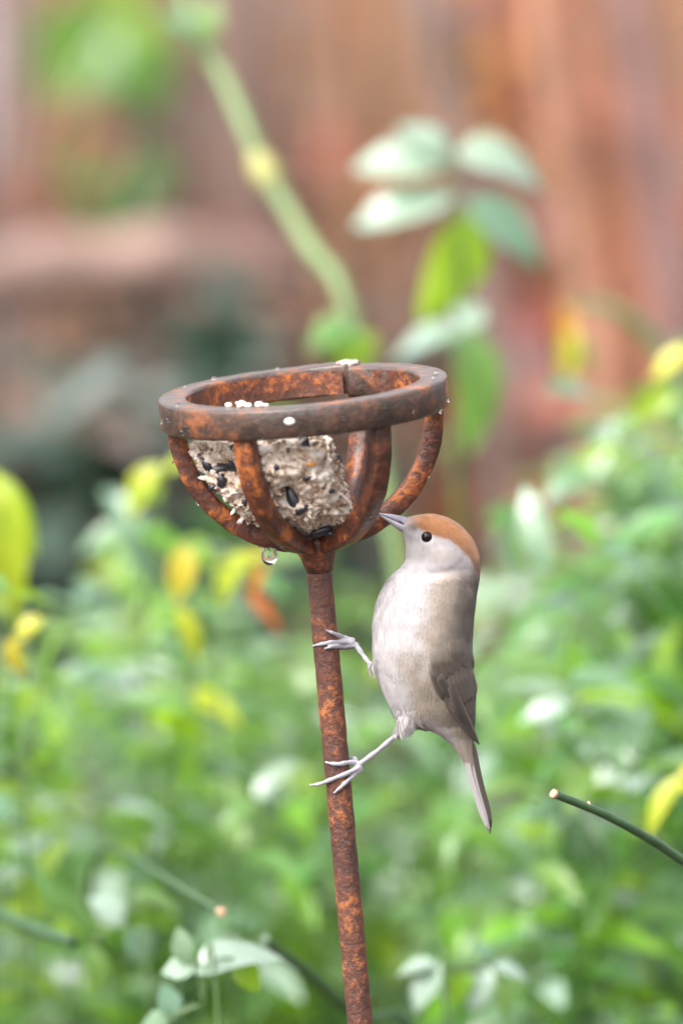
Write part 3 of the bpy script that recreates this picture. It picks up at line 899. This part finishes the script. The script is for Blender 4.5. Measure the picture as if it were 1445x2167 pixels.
for k, (ang, r, sz) in enumerate([(231, .0493, .0013), (238.5, .0500, .0021), (242, .0492, .0013), (248, .0497, .0017), (251.5, .0492, .0009)]):
    p = FP(r, ang, sz * .5)
    Vb, Fb = blob(sz * 1.25, sz, sz * .75, k * 3.1, 2)
    Vb = [Vector(v) * (1 + .45 * noise.noise(Vector(v) / sz * 1.6 + Vector((k, 0, 0)))) for v in Vb]
    tag(obj('suet_crumb', [p + Vector(v) for v in Vb], Fb, M_PALE, None, p), 'tiny white suet crumb lying on the inner edge of the rusty ring', 'crumb', 'suet crumbs on the ring')
p = FP(RO + .0004, 264, -.0052)
Vb, Fb = blob(.0022, .0008, .0016, 5.5)
tag(obj('suet_crumb', [p + Vector(v) for v in Vb], Fb, M_PALE, None, p), 'pale suet fleck stuck to the outer face of the ring', 'crumb')

# ------------------------------------------------------------------ water
def water_mat():
    m, n, l, p = new_mat('clear_water')
    p.inputs['Base Color'].default_value = (1, 1, 1, 1)
    p.inputs['Roughness'].default_value = 0.0
    p.inputs['IOR'].default_value = 1.333
    p.inputs['Transmission Weight'].default_value = 1.0
    return m
M_WATER = water_mat()
dc = P(571, 1166, 0); dc += FWD * ((bowl_c - dc).dot(FWD) - .004)
prof = [(0.0002, 0.0016), (0.0026, 0.0012), (0.0031, 0.0), (0.0034, -0.0016), (0.0034, -0.0030), (0.0029, -0.0044), (0.0020, -0.0054), (0.0010, -0.0059), (0.0001, -0.0060)]
V = []; F = []
for (r, h) in prof:
    for k in range(20):
        a = 2 * math.pi * k / 20
        V.append(dc + RIGHT * r * math.cos(a) + Vector((0, 1, 0)) * r * math.sin(a) + Vector((0, 0, 1)) * h)
for i in range(len(prof) - 1):
    for k in range(20): F.append((i * 20 + k, (i + 1) * 20 + k, (i + 1) * 20 + (k + 1) % 20, i * 20 + (k + 1) % 20))
tag(obj('water_drop', V, F, M_WATER, None, dc), 'large clear water drop hanging under the rusty cup', 'water drop')

def bead(p, n, r, where):
    bm = bmesh.new(); bmesh.ops.create_uvsphere(bm, u_segments=12, v_segments=8, radius=r)
    q = n.to_track_quat('Z', 'Y').to_matrix()
    V = [p + q @ Vector((v.co.x, v.co.y, v.co.z * .75)) for v in bm.verts]
    F = [tuple(x.index for x in f.verts) for f in bm.faces]; bm.free()
    o = obj('rain_bead', V, F, M_WATER, None, p)
    tag(o, 'tiny clear rain bead ' + where, 'rain bead', 'rain beads ' + where)
rb = random.Random(5)
def ring_n(ang): return (E1 * math.cos(RAD(ang)) + E2 * math.sin(RAD(ang)))
for ang, h, r in [(200, -.006, .0011), (212, -.010, .0016), (216, -.008, .0018), (228, -.004, .0010), (252, -.0115, .0010), (285, -.006, .0011), (303, -.004, .0009), (318, -.009, .0013), (338, -.0125, .0010), (352, -.010, .0011), (190, -.008, .0010), (268, -.0124, .0012)]:
    bead(FP(RO + .0003, ang, h), ring_n(ang), r, 'on the outer face of the rusty ring')
for ang, h, r in [(60, -.009, .0012), (57, -.006, .0010), (28, -.005, .0013), (20, -.003, .0012), (16, -.006, .0010), (42, -.010, .0010), (80, -.008, .0010)]:
    bead(FP(RI - .0003, ang, h), -ring_n(ang), r, 'on the inner wall of the rusty ring')
for ang, h, r in [(350, 0, .0013), (5, 0, .0012), (100, 0, .0011), (130, 0, .0012), (150, 0, .0010), (205, 0, .0013)]:
    bead(FP(RI + .004 + rb.random() * .005, ang, h + r * .3), AX, r, 'on the flat top of the rusty ring')
for ang, th in [(184, 14), (184, 34), (242, 20), (304, 30), (304, 44), (4, 32), (4, 58), (184, 66), (242, 62)]:
    rad = ring_n(ang) * math.cos(RAD(th)) - AX * math.sin(RAD(th))
    bead(RC + AX * BC + rad * (BR + .0002), rad, rb.uniform(.0008, .0014), 'on a curved bar of the rusty cup')
#BIRD
# ------------------------------------------------------------------ the bird (built in photo pixels x, depth, y, then mapped)
def DB(py):                        # depth of the bird's middle plane, leaning with the rod
    return float(np.interp(py, [1080, 1200, 1540, 1770], [-0.0190, -0.0165, -0.0040, 0.0020]))
def BP(px, dpx, py):
    return P(px, py, DB(py) + dpx * S)
ROWS = [  # y, left, right, half depth
    (1087.2, 903, 918, 6), (1090, 882, 932, 20), (1095, 862, 947, 32), (1104, 855, 964, 42), (1114, 852, 978, 49), (1127, 853, 990, 55), (1140, 856, 1000, 60), (1153, 857.5, 1007, 63), (1166, 858, 1012, 65), (1180, 858, 1016, 66), (1190, 855.5, 1017, 67),
    (1200, 847, 1017, 69), (1210, 834, 1016, 73), (1228, 818, 1013.5, 80), (1248, 807, 1010, 87), (1286, 793.5, 1005, 96), (1326, 787.5, 1001, 99), (1370, 787.5, 999, 99), (1405, 791.5, 1000, 95), (1450, 804, 1004, 86), (1478, 815, 1006, 77), (1500, 826, 1006, 69),
    (1518, 840, 1005, 60), (1530, 860, 1004, 52), (1538, 884, 1003, 45), (1546, 908, 1002, 39), (1560, 936, 1002, 30), (1589, 964, 1004, 20), (1612, 979, 1007, 13), (1632, 988, 1010, 8), (1645, 995, 1010, 4)]
RY = np.array([r[0] for r in ROWS]); RL = np.array([r[1] for r in ROWS]); RR_ = np.array([r[2] for r in ROWS]); RD = np.array([r[3] for r in ROWS])
def smooth_interp(y, xs, ys):
    k = int(np.clip(np.searchsorted(xs, y) - 1, 0, len(xs) - 2))
    h = xs[k + 1] - xs[k]; t = min(1, max(0, (y - xs[k]) / h))
    def slope(i):
        if i == 0 or i == len(xs) - 1: return (ys[min(i + 1, len(xs) - 1)] - ys[max(i - 1, 0)]) / (xs[min(i + 1, len(xs) - 1)] - xs[max(i - 1, 0)])
        a = (ys[i] - ys[i - 1]) / (xs[i] - xs[i - 1]); b = (ys[i + 1] - ys[i]) / (xs[i + 1] - xs[i])
        return 0 if a * b <= 0 else 2 * a * b / (a + b)
    m0, m1 = slope(k) * h, slope(k + 1) * h
    return ys[k] * (2 * t ** 3 - 3 * t * t + 1) + m0 * (t ** 3 - 2 * t * t + t) + ys[k + 1] * (-2 * t ** 3 + 3 * t * t) + m1 * (t ** 3 - t * t)
def sect(y):
    return smooth_interp(y, RY, RL), smooth_interp(y, RY, RR_), smooth_interp(y, RY, RD)
def front(px, py):
    l, r, d = sect(min(py, 1640))
    u = (px - (l + r) / 2) / max(2, (r - l) / 2)
    return -d * math.sqrt(max(0.03, 1 - min(1, u * u)))

bmv, bmf = [], []
def add_px(V, F):
    n = len(bmv); bmv.extend(V); bmf.extend([tuple(i + n for i in f) for f in F])
ys = np.concatenate([np.array([1087.2, 1088.5, 1090, 1092.5, 1096, 1100]), np.arange(1105, 1646, 4.0)])
SEG = 72
V, F = [], []
for y in ys:
    l, r, d = sect(y)
    for k in range(SEG):
        a = 2 * math.pi * k / SEG
        x = (l + r) / 2 + (r - l) / 2 * math.cos(a); z = d * math.sin(a)
        # ear covert swell, throat groove, crease above the flank
        side = abs(math.sin(a))
        z += math.copysign(1, math.sin(a)) * side * (5.0 * math.exp(-((x - 935) / 34) ** 2 - ((y - 1172) / 26) ** 2) - 4.5 * math.exp(-((y - 1214 + (x - 930) * .12) / 9) ** 2) * math.exp(-((x - 930) / 70) ** 2)
                                                - 3.0 * math.exp(-((x - 876) / 16) ** 2 - ((y - 1122) / 12) ** 2))
        V.append(Vector((x, z, -y)))
for i in range(len(ys) - 1):
    for k in range(SEG):
        F.append((i * SEG + k, i * SEG + (k + 1) % SEG, (i + 1) * SEG + (k + 1) % SEG, (i + 1) * SEG + k))
F.append(tuple(range(SEG - 1, -1, -1))); F.append(tuple((len(ys) - 1) * SEG + k for k in range(SEG)))
add_px(V, F)

# rod surface under a pixel, for the toes
def axis_at(py):
    h = 0.0
    for _ in range(4):
        p = RC - AX * h
        k = (DIST + (p - FOCUS).dot(FWD)) / DIST
        yy = -(p - FOCUS).dot(UP) / (S * k) + 1083.5
        h += (py - yy) * S * k / math.cos(EL)
    p = RC - AX * h
    d = (p - FOCUS).dot(FWD); k = (DIST + d) / DIST
    return (p - FOCUS).dot(RIGHT) / (S * k) + 722.5, d
def toe_pt(px, py, rpx, gap=1.0):
    ax, d = axis_at(py)
    u = px - ax; R = 27.8
    z = d / S - (math.sqrt(max(0, (R + rpx * gap) ** 2 - u * u)) if abs(u) < R + rpx else 0)
    return Vector((px, z - DB(py) / S, -py))
LEGS = []                           # (polyline, radii)
def limb(pts, radii, seg=10):
    q = spline(pts, 22)
    rr_ = [float(np.interp(i / 21 * (len(pts) - 1), range(len(pts)), radii)) for i in range(22)]
    rr_ = [r * (1 + .13 * math.sin(i * 1.25)) for i, r in enumerate(rr_)]
    V, F = tube(q, rr_, seg)
    add_px(V, F)
    LEGS.append((q, rr_))
def B(px, py, z): return Vector((px, z, -py))
# lower leg
a1 = toe_pt(757, 1620, 6); a1.y -= 2
limb([B(858, 1538, -26), B(838, 1556, -24), B(800, 1588, (a1.y - 24) / 2 - 2), a1], [7.5, 6.2, 5.4, 6.4])
for path, rads in [([(762, 1618), (742, 1613), (715, 1617), (688, 1613)], [6.5, 5.4, 4.8, 2.4]), ([(764, 1622), (735, 1636), (700, 1650), (676, 1659), (655, 1662)], [6.5, 5.2, 4.8, 4.2, 2.6]), ([(764, 1626), (742, 1646), (722, 1665), (706, 1679)], [6.5, 5, 4.4, 2.2])]:
    pts = [toe_pt(x, y, 4.5) for x, y in path]
    pts[0] = a1 + Vector((path[0][0] - 757, 0, 1620 - path[0][1]))
    if path[-1][0] < 665: pts[-1].y = pts[-2].y + 4; 
    limb(pts, rads, 9)
ax_, _d = axis_at(1612)
hind = [a1, Vector((750, a1.y + 10, -1606)), toe_pt(744, 1606, 4), ]
hind[2].y = (_d / S - DB(1606) / S) + 18
hind.append(Vector((722, (_d - DB(1604)) / S + 33, -1603)))
limb(hind, [6, 5.5, 5, 3], 9)
# upper leg
a2 = toe_pt(752, 1362, 6); a2.y -= 1
limb([B(800, 1425, 2), B(784, 1406, -4), B(768, 1386, (a2.y - 4) / 2), a2], [6.0, 5.2, 4.8, 6.2])
for path, rads in [([(750, 1357), (728, 1349), (708, 1341), (689, 1333)], [6.5, 5, 4.4, 2.0]), ([(750, 1359), (720, 1358), (690, 1361), (661, 1367)], [6.5, 5.2, 4.8, 2.4]), ([(750, 1364), (725, 1368), (704, 1368), (686, 1373)], [6.5, 5, 4.4, 2.2])]:
    pts = [toe_pt(x, y, 4.5) for x, y in path]
    pts[0] = a2 + Vector((path[0][0] - 752, 0, 1362 - path[0][1]))
    limb(pts, rads, 9)
_x, _d = axis_at(1366)
limb([a2, Vector((745, a2.y + 12, -1368)), Vector((738, (_d - DB(1370)) / S + 18, -1371)), Vector((716, (_d - DB(1372)) / S + 33, -1374))], [6, 5.5, 5, 3], 9)
NLEG = len(LEGS)
# feathered thighs, part of the same surface
for pts, rads in [([B(892, 1470, -24), B(872, 1508, -25), B(853, 1536, -25), B(840, 1553, -24)], [40, 29, 15, 6.5]), ([B(840, 1385, -10), B(808, 1402, -5), B(790, 1409, -4), B(778, 1412, -4)], [28, 18, 10, 5])]:
    q = spline(pts, 14); rr_ = [float(np.interp(i / 13 * 3, range(4), rads)) for i in range(14)]
    V, F = tube(q, rr_, 14); add_px(V, F)

me = bpy.data.meshes.new('bird_shape')
me.from_pydata([tuple(v) for v in bmv], [], bmf)
bm = bmesh.new(); bm.from_mesh(me); bmesh.ops.recalc_face_normals(bm, faces=bm.faces); bm.to_mesh(me); bm.free()
tmp = bpy.data.objects.new('bird_shape', me); COL.objects.link(tmp)
md = tmp.modifiers.new('r', 'REMESH'); md.mode = 'VOXEL'; md.voxel_size = 1.6; md.use_smooth_shade = True
dg = bpy.context.evaluated_depsgraph_get(); dg.update()
rm = bpy.data.meshes.new_from_object(tmp.evaluated_get(dg))
bpy.data.objects.remove(tmp, do_unlink=True)
bm = bmesh.new(); bm.from_mesh(rm)
for _ in range(2): bmesh.ops.smooth_vert(bm, verts=bm.verts, factor=0.5, use_axis_x=True, use_axis_y=True, use_axis_z=True)
bm.to_mesh(rm); bm.free()
nv = len(rm.vertices)
co = np.empty(nv * 3, dtype=np.float32); rm.vertices.foreach_get('co', co); co = co.reshape(-1, 3)
no = np.empty(nv * 3, dtype=np.float32); rm.vertices.foreach_get('normal', no); no = no.reshape(-1, 3)
faces = [tuple(p.vertices) for p in rm.polygons]

# plumage colours: cap, grey cheek, pale breast, buff flank, brown back, leg skin
CAPX = [845, 855, 872, 893, 919, 948, 970, 992, 1001, 1012, 1030]
CAPY = [1100, 1108, 1114, 1122, 1135, 1143, 1158, 1180, 1195, 1222, 1240]
c_cap = np.array((0.40, 0.165, 0.058)); c_capd = np.array((0.25, 0.105, 0.042))
c_cheek = np.array((0.36, 0.325, 0.335)); c_white = np.array((0.55, 0.51, 0.515)); c_flank = np.array((0.31, 0.255, 0.21)); c_buff = np.array((0.265, 0.222, 0.168)); c_back = np.array((0.115, 0.088, 0.070)); c_leg = np.array((0.37, 0.35, 0.395))
def sm(a, b, x): 
    t = np.clip((x - a) / (b - a), 0, 1); return t * t * (3 - 2 * t)
legp = np.array([[*p, r] for (q, rr_) in LEGS for p, r in zip(q, rr_)])
def plume(c):
    x, z, y = c[:, 0], c[:, 1], -c[:, 2]
    l = np.interp(y, RY, RL); r = np.interp(y, RY, RR_)
    s = np.clip((x - l) / np.maximum(r - l, 5), 0, 1)
    nz = np.array([noise.noise(Vector((a * .03, b * .03, d * .022))) for a, b, d in zip(x, z, y)])
    nf = np.array([noise.noise(Vector((a * .11, b * .11, d * .07))) for a, b, d in zip(x, z, y)])
    s2 = s + nz * 0.10
    up = np.stack([np.interp(s2, [0, .40, .62, .80, .95], [c_white[k], c_white[k] * .97, c_flank[k] * 1.25, c_flank[k] * .70, c_back[k] * 1.1]) for k in range(3)], 1)
    lo = np.stack([np.interp(s2, [0, .18, .36, .60, .85], [c_white[k] * .93, c_white[k] * .85, c_flank[k] * 1.12, c_buff[k], c_back[k]]) for k in range(3)], 1)
    t = sm(1350, 1440, y + nz * 40)[:, None]
    col = up * (1 - t) + lo * t
    vent = (sm(1505, 1535, y) * (1 - sm(.30, .6, s)))[:, None]
    col = col * (1 - vent) + c_white * .92 * vent
    under = sm(1545, 1580, y)[:, None]
    col = col * (1 - under) + (np.array((.27, .225, .18))) * under
    # head
    hd = (1 - sm(1196, 1222, y + nz * 10))[:, None]
    cheek = c_cheek * (1 + .10 * nf)[:, None]
    thr = (1 - sm(862, 905, x))[:, None] * sm(1130, 1160, y)[:, None]
    cheek = cheek * (1 - thr) + c_white * .86 * thr
    ear = np.exp(-((x - 938) / 26) ** 2 - ((y - 1174) / 17) ** 2)[:, None]
    cheek = cheek * (1 - .5 * ear) + np.array((.50, .43, .37)) * .5 * ear
    cres = np.exp(-((np.hypot(x - 938, (y - 1165) * 1.05) - 40) / 6) ** 2)[:, None] * sm(930, 960, x)[:, None] * sm(1165, 1185, y)[:, None]
    cheek = cheek * (1 - .35 * cres)
    nap = sm(985, 1008, x)[:, None] * sm(1165, 1200, y)[:, None]
    cheek = cheek * (1 - nap) + c_flank * .85 * nap
    lore = np.exp(-((x - 873) / 11) ** 2 - ((y - 1117) / 8) ** 2)[:, None]
    cheek = cheek * (1 - .5 * lore)
    col = col * (1 - hd) + cheek * hd
    capy = np.interp(x, CAPX, CAPY)
    cm = sm(-4, 5, capy - y + nf * 4)
    cm = cm * (0.30 + .70 * sm(858, 892, x))
    edge = sm(0, 40, capy - y)[:, None]
    cap = c_capd * (1 - edge) + c_cap * edge
    cap = cap * (1 + .10 * nf)[:, None]
    nb = sm(975, 1015, x)[:, None] * sm(1150, 1215, y)[:, None]
    cap = cap * (1 - .45 * nb) + c_back * 1.1 * .45 * nb
    col = col * (1 - cm[:, None]) + cap * cm[:, None]
    # eyelid
    er_ = np.hypot(x - 903, y - 1137)
    lid = np.exp(-((er_ - 15) / 2.6) ** 2) * sm(1138, 1146, y)
    col = col * (1 - .8 * lid[:, None]) + c_white * .8 * lid[:, None]
    return np.clip(col * (1 + .06 * nf)[:, None], 0.01, .9)
cols = plume(co)
dm = np.full(nv, 9.0); 
cand = np.where((co[:, 0] < 870) & (-co[:, 2] > 1325))[0]
for i in cand:
    q = legp - np.array([*co[i], 0]); dd = np.sqrt((q[:, :3] ** 2).sum(1)) / np.maximum(legp[:, 3], 3)
    dm[i] = dd.min()
isleg = dm < 1.55
cols[isleg] = c_leg
scl = np.array([noise.noise(Vector((a * .25, b * .25, d * .25))) for a, b, d in co[isleg]])
cols[isleg] *= (1 + .25 * scl)[:, None]
# gentle feather relief
rel = np.zeros(nv)
for i in range(nv):
    if not isleg[i]:
        x, z, y = co[i]
        rel[i] = 1.3 * noise.noise(Vector((x * .045, z * .045, y * .028))) + 0.15 * noise.noise(Vector((x * .16, z * .16, y * .07)))
hm = sm(1100, 1240, -co[:, 2])
co2 = co + no * (rel * (0.25 + .75 * hm))[:, None]

def plumage_mat(name, rough=.75, sheen=.35, spec=.2, bstr=.15):
    m, n, l, p = new_mat(name)
    a = n.new('ShaderNodeAttribute'); a.attribute_name = 'plumage'
    l.new(a.outputs['Color'], p.inputs['Base Color'])
    p.inputs['Roughness'].default_value = rough
    p.inputs['Specular IOR Level'].default_value = spec
    p.inputs['Sheen Weight'].default_value = sheen
    p.inputs['Sheen Roughness'].default_value = .6
    mp = n.new('ShaderNodeMapping'); mp.inputs['Scale'].default_value = (1, 1, .35)
    l.new(coords(n), mp.inputs['Vector'])
    t = tex_noise(n, l, 900, 4, .6, mp.outputs[0])
    bump(n, l, t.outputs[0], bstr, .0005, p)
    return m
M_PLUME = plumage_mat('plumage')
M_WING = plumage_mat('flight_feather', .62, .15, .35, .2)
bird = empty('bird', BP(745, 0, 1640), 'small songbird with a chestnut cap and pale breast clinging to the rusty rod', 'bird')
obj('body', [BP(*(float(a[0]), float(a[1]), float(-a[2]))) for a in co2], faces, M_PLUME, bird, colors=cols)

# soft barbs lying over the body: short overlapping blades
rp = random.Random(77)
bv, bf, bc = [], [], []
idx = [i for i in range(nv) if not isleg[i]]
for _ in range(42000):
    i = idx[rp.randrange(len(idx))]
    p = Vector(co2[i]); n_ = Vector(no[i]); y = -p.z
    if math.hypot(p.x - 903, y - 1137) < 17: continue
    flow = Vector((.9, 0, -.35)) if y < 1150 else (Vector((.35, 0, -1)) if y < 1230 else Vector((.12, 0, -1)))
    flow = flow + Vector((rp.gauss(0, .16), rp.gauss(0, .16), rp.gauss(0, .1)))
    t = (flow - n_ * flow.dot(n_))
    if t.length < .05: continue
    t.normalize()
    sd = n_.cross(t)
    head = y < 1215
    L = rp.uniform(5, 9) if head else rp.uniform(9, 17)
    wd = rp.uniform(.4, .7) if head else rp.uniform(.5, .9)
    lift = .05 if head else .06
    if (y > 1495 and p.x < 885) or p.x < 796 and 1385 < y < 1450: L *= 1.8; lift = .17; wd *= 1.15
    b = len(bv)
    bv += [p - n_ * .6, p + t * L * .5 + sd * wd + n_ * L * lift * .6, p + t * L + n_ * L * lift * 1.0, p + t * L * .5 - sd * wd + n_ * L * lift * .6]
    bf.append((b, b + 1, b + 2, b + 3))
    c_ = cols[i] * (1 + rp.gauss(0, .05))
    bc += [c_] * 4
tag(obj('body_feathers', [BP(a.x, a.y, -a.z) for a in bv], bf, M_PLUME, bird, colors=np.clip(bc, .01, .92)), kind='stuff')

def BODYC(px, py):
    return plume(np.array([[px, front(px, py), -py]]))[0]
# folded wings and tail: one mesh for each feather
def feather(parent, pts, hw, c0, c1, lift, side=1, name='feather', flat=None, camber=1.0, blend=False, base=3.5):
    n = 16
    q = spline([Vector((x, 0, y)) for x, y in pts], n + 1)
    V, F, C = [], [], []
    for i, p in enumerate(q):
        t = i / n
        tg = (q[min(i + 1, n)] - q[max(i - 1, 0)]).normalized()
        pr = Vector((-tg.z, 0, tg.x))
        w_ = hw * (min(1, (t / .15)) ** .6 if t < .15 else 1) * (1 - max(0, (t - .72) / .28) ** 2.2) + .3
        for s in (-1, -.6, -.15, 0, .15, .6, 1):
            a = p + pr * s * w_
            if flat is None: dz = front(a.x, a.z) + (base - (lift + base) * min(1, t * 1.7)) + .5 * lift * max(0, (t - .55) / .45) - camber * (1 - s * s)
            else: dz = flat[0] + (flat[1] - flat[0]) * t - camber * (1 - s * s) + s * flat[2]
            dz += .35 * math.sin(i * 1.7 + s * 3)
            V.append(BP(a.x, dz * side, a.z))
            e = abs(s) ** 2
            c_ = np.array(c0) * (1 - e) + np.array(c1) * e
            if s == 0: c_ = c_ * .85
            if flat is None and blend: c_ = BODYC(a.x, a.z) * (1 - min(1, t * 1.6)) + c_ * min(1, t * 1.6)
            C.append(c_)
    for i in range(n):
        for k in range(6):
            f = (i * 7 + k, i * 7 + k + 1, (i + 1) * 7 + k + 1, (i + 1) * 7 + k)
            F.append(f if side > 0 else f[::-1])
    o = obj(name, V, F, M_WING, parent, colors=C)
    sd = o.modifiers.new('thick', 'SOLIDIFY'); sd.thickness = .00012; sd.offset = 0
    return o
DK, MD, LT = (.048, .036, .030), (.086, .065, .051), (.128, .099, .079)
def wing(side):
    r = random.Random(3)
    fr = feather(bird, [(950, 1325), (957, 1400), (968, 1470), (990, 1540)], 30, MD, MD, 1.5, side, 'wing', blend=True, base=9)
    tips = [(1014, 1576), (1009, 1564), (1002, 1550), (995, 1538), (988, 1526), (980, 1515), (972, 1500)]
    for k, tp in enumerate(tips):
        bx, by = 925 + k * 3.0, 1412 - k * 3
        mx, my = (bx + tp[0]) / 2 - 8 + k, (by + tp[1]) / 2 + 4
        feather(fr, [(bx, by), (mx, my), tp], 9.5, np.array(DK) * (.8 + .12 * k), LT, 3.0 + .35 * k, side, 'primary_feather')
    for k in range(5):
        bx, by = 940 + k * 9, 1378 - k * 4
        feather(fr, [(bx, by), (bx + 14, by + 60), (977 + k * 7, 1496 - k * 5)], 11, MD, np.array(LT) * 1.1, 4.6 + .3 * k, side, 'secondary_feather')
    for k in range(6):
        bx, by = 918 + k * 13, 1362 - k * 6
        by += r.uniform(-10, 10); feather(fr, [(bx - 3, by - 22), (bx + 4, by + 38), (bx + 13, by + 84 + r.uniform(-8, 8))], 12, np.array(MD) * 1.05, np.array(MD) * 1.15, 5.4 + .2 * k, side, 'covert_feather', blend=True, base=9)
    feather(fr, [(912, 1380), (917, 1420), (937, 1482)], 9, np.array(DK) * 1.15, MD, 5.0, side, 'alula_feather', blend=True, base=6)
    feather(fr, [(920, 1385), (930, 1430), (950, 1476)], 9, DK, MD, 6.0, side, 'alula_feather', blend=True, base=6)
wing(1); wing(-1)
tail = feather(bird, [(984, 1560), (1004, 1650), (1037, 1764)], 8, MD, LT, 0, 1, 'tail', (-6, -1, 0), 1)
for k, (a, b, hw, c0, c1, z) in enumerate([((990, 1570), (1038, 1760), 11, DK, MD, 8), ((994, 1566), (1040, 1752), 9.5, DK, MD, 3), ((986, 1575), (1036, 1764), 9, (.30, .275, .275), (.35, .325, .325), -9), ((980, 1580), (1032, 1757), 7.5, (.31, .285, .285), (.37, .345, .345), -12), ((999, 1565), (1041, 1742), 7, np.array(DK) * .8, DK, -13), ((990, 1572), (1037, 1762), 9, MD, LT, 13)]):
    feather(tail, [a, ((a[0] + b[0]) / 2 - 3.5, (a[1] + b[1]) / 2), b], hw * .72, c0, c1, 0, 1, 'tail_feather', (z, z * .5, 1.5), 1)

# bill
def bill(name, tip, base, ru, rd, depth0, mat, bend=0):
    V, F = [], []
    n = 14; sg = 14
    for i in range(n + 1):
        t = i / n
        x = tip[0] + (base[0] - tip[0]) * t; y = tip[1] + (base[1] - tip[1]) * t + bend * math.sin(math.pi * t)
        k = t ** .8
        for j in range(sg):
            a = 2 * math.pi * j / sg
            zz = math.cos(a) * (0.6 + 13 * k)
            yy = math.sin(a); yy = -yy * (.4 + ru * k) if yy > 0 else -yy * (.4 + rd * k)
            V.append(BP(x - yy * .35, zz + depth0, y + yy))
    for i in range(n):
        for j in range(sg): F.append((i * sg + j, i * sg + (j + 1) % sg, (i + 1) * sg + (j + 1) % sg, (i + 1) * sg + j))
    F.append(tuple(range(sg - 1, -1, -1)))
    return obj(name, V, F, mat, bird)
M_BILL = simple('bill_horn', (0.235, 0.225, 0.275), .38, .2, 300, .2)
M_BILLP = simple('bill_horn_pale', (0.37, 0.35, 0.40), .4, .2, 300, .2)
ub = bill('upper_bill', (800, 1086.5), (870, 1113), 15, 9, 0, M_BILL, -1.5)
bill('lower_bill', (804, 1090.0), (870, 1124), 10, 13, 0, M_BILLP, .6)
V, F = blob(3.6, 1.2, 2.2, 1.0)
M_BLACK = simple('nostril_dark', (.03, .025, .03), .5, .2, 100)
obj('nostril', [BP(847 + v[0] + v[2] * .2, -10.6 + v[1], 1104.5 + v[2] + v[0] * .45) for v in V], F, M_BLACK, ub)
# eye
M_EYE = simple('dark_glossy_eye', (.010, .006, .006), .05, .3, 300, 0.0, .4)
M_LID = simple('pale_eyelid', (.62, .57, .56), .6, .1, 300)
for side in (1, -1):
    ze = front(903, 1137)
    bm = bmesh.new(); bmesh.ops.create_uvsphere(bm, u_segments=24, v_segments=16, radius=12.6)
    V = [BP(903 + v.co.x, side * (ze + 3.0 + v.co.y), 1137 - v.co.z) for v in bm.verts]; F = [tuple(x.index for x in f.verts) for f in bm.faces]; bm.free()
    eye = obj('eye', V, F, M_EYE, bird)
    q = [BP(903 + 12.6 * math.cos(a), side * (front(903 + 12 * math.cos(a), 1137 + 11.5 * math.sin(a)) - .2), 1137 + 12.4 * math.sin(a)) for a in [RAD(t) for t in range(-20, 201, 10)]]
    V, F = tube(q, [.0001 + .00045 * math.sin(math.pi * (i + .5) / len(q)) for i in range(len(q))], 7)
    obj('eyelid', V, F, M_LID, eye)
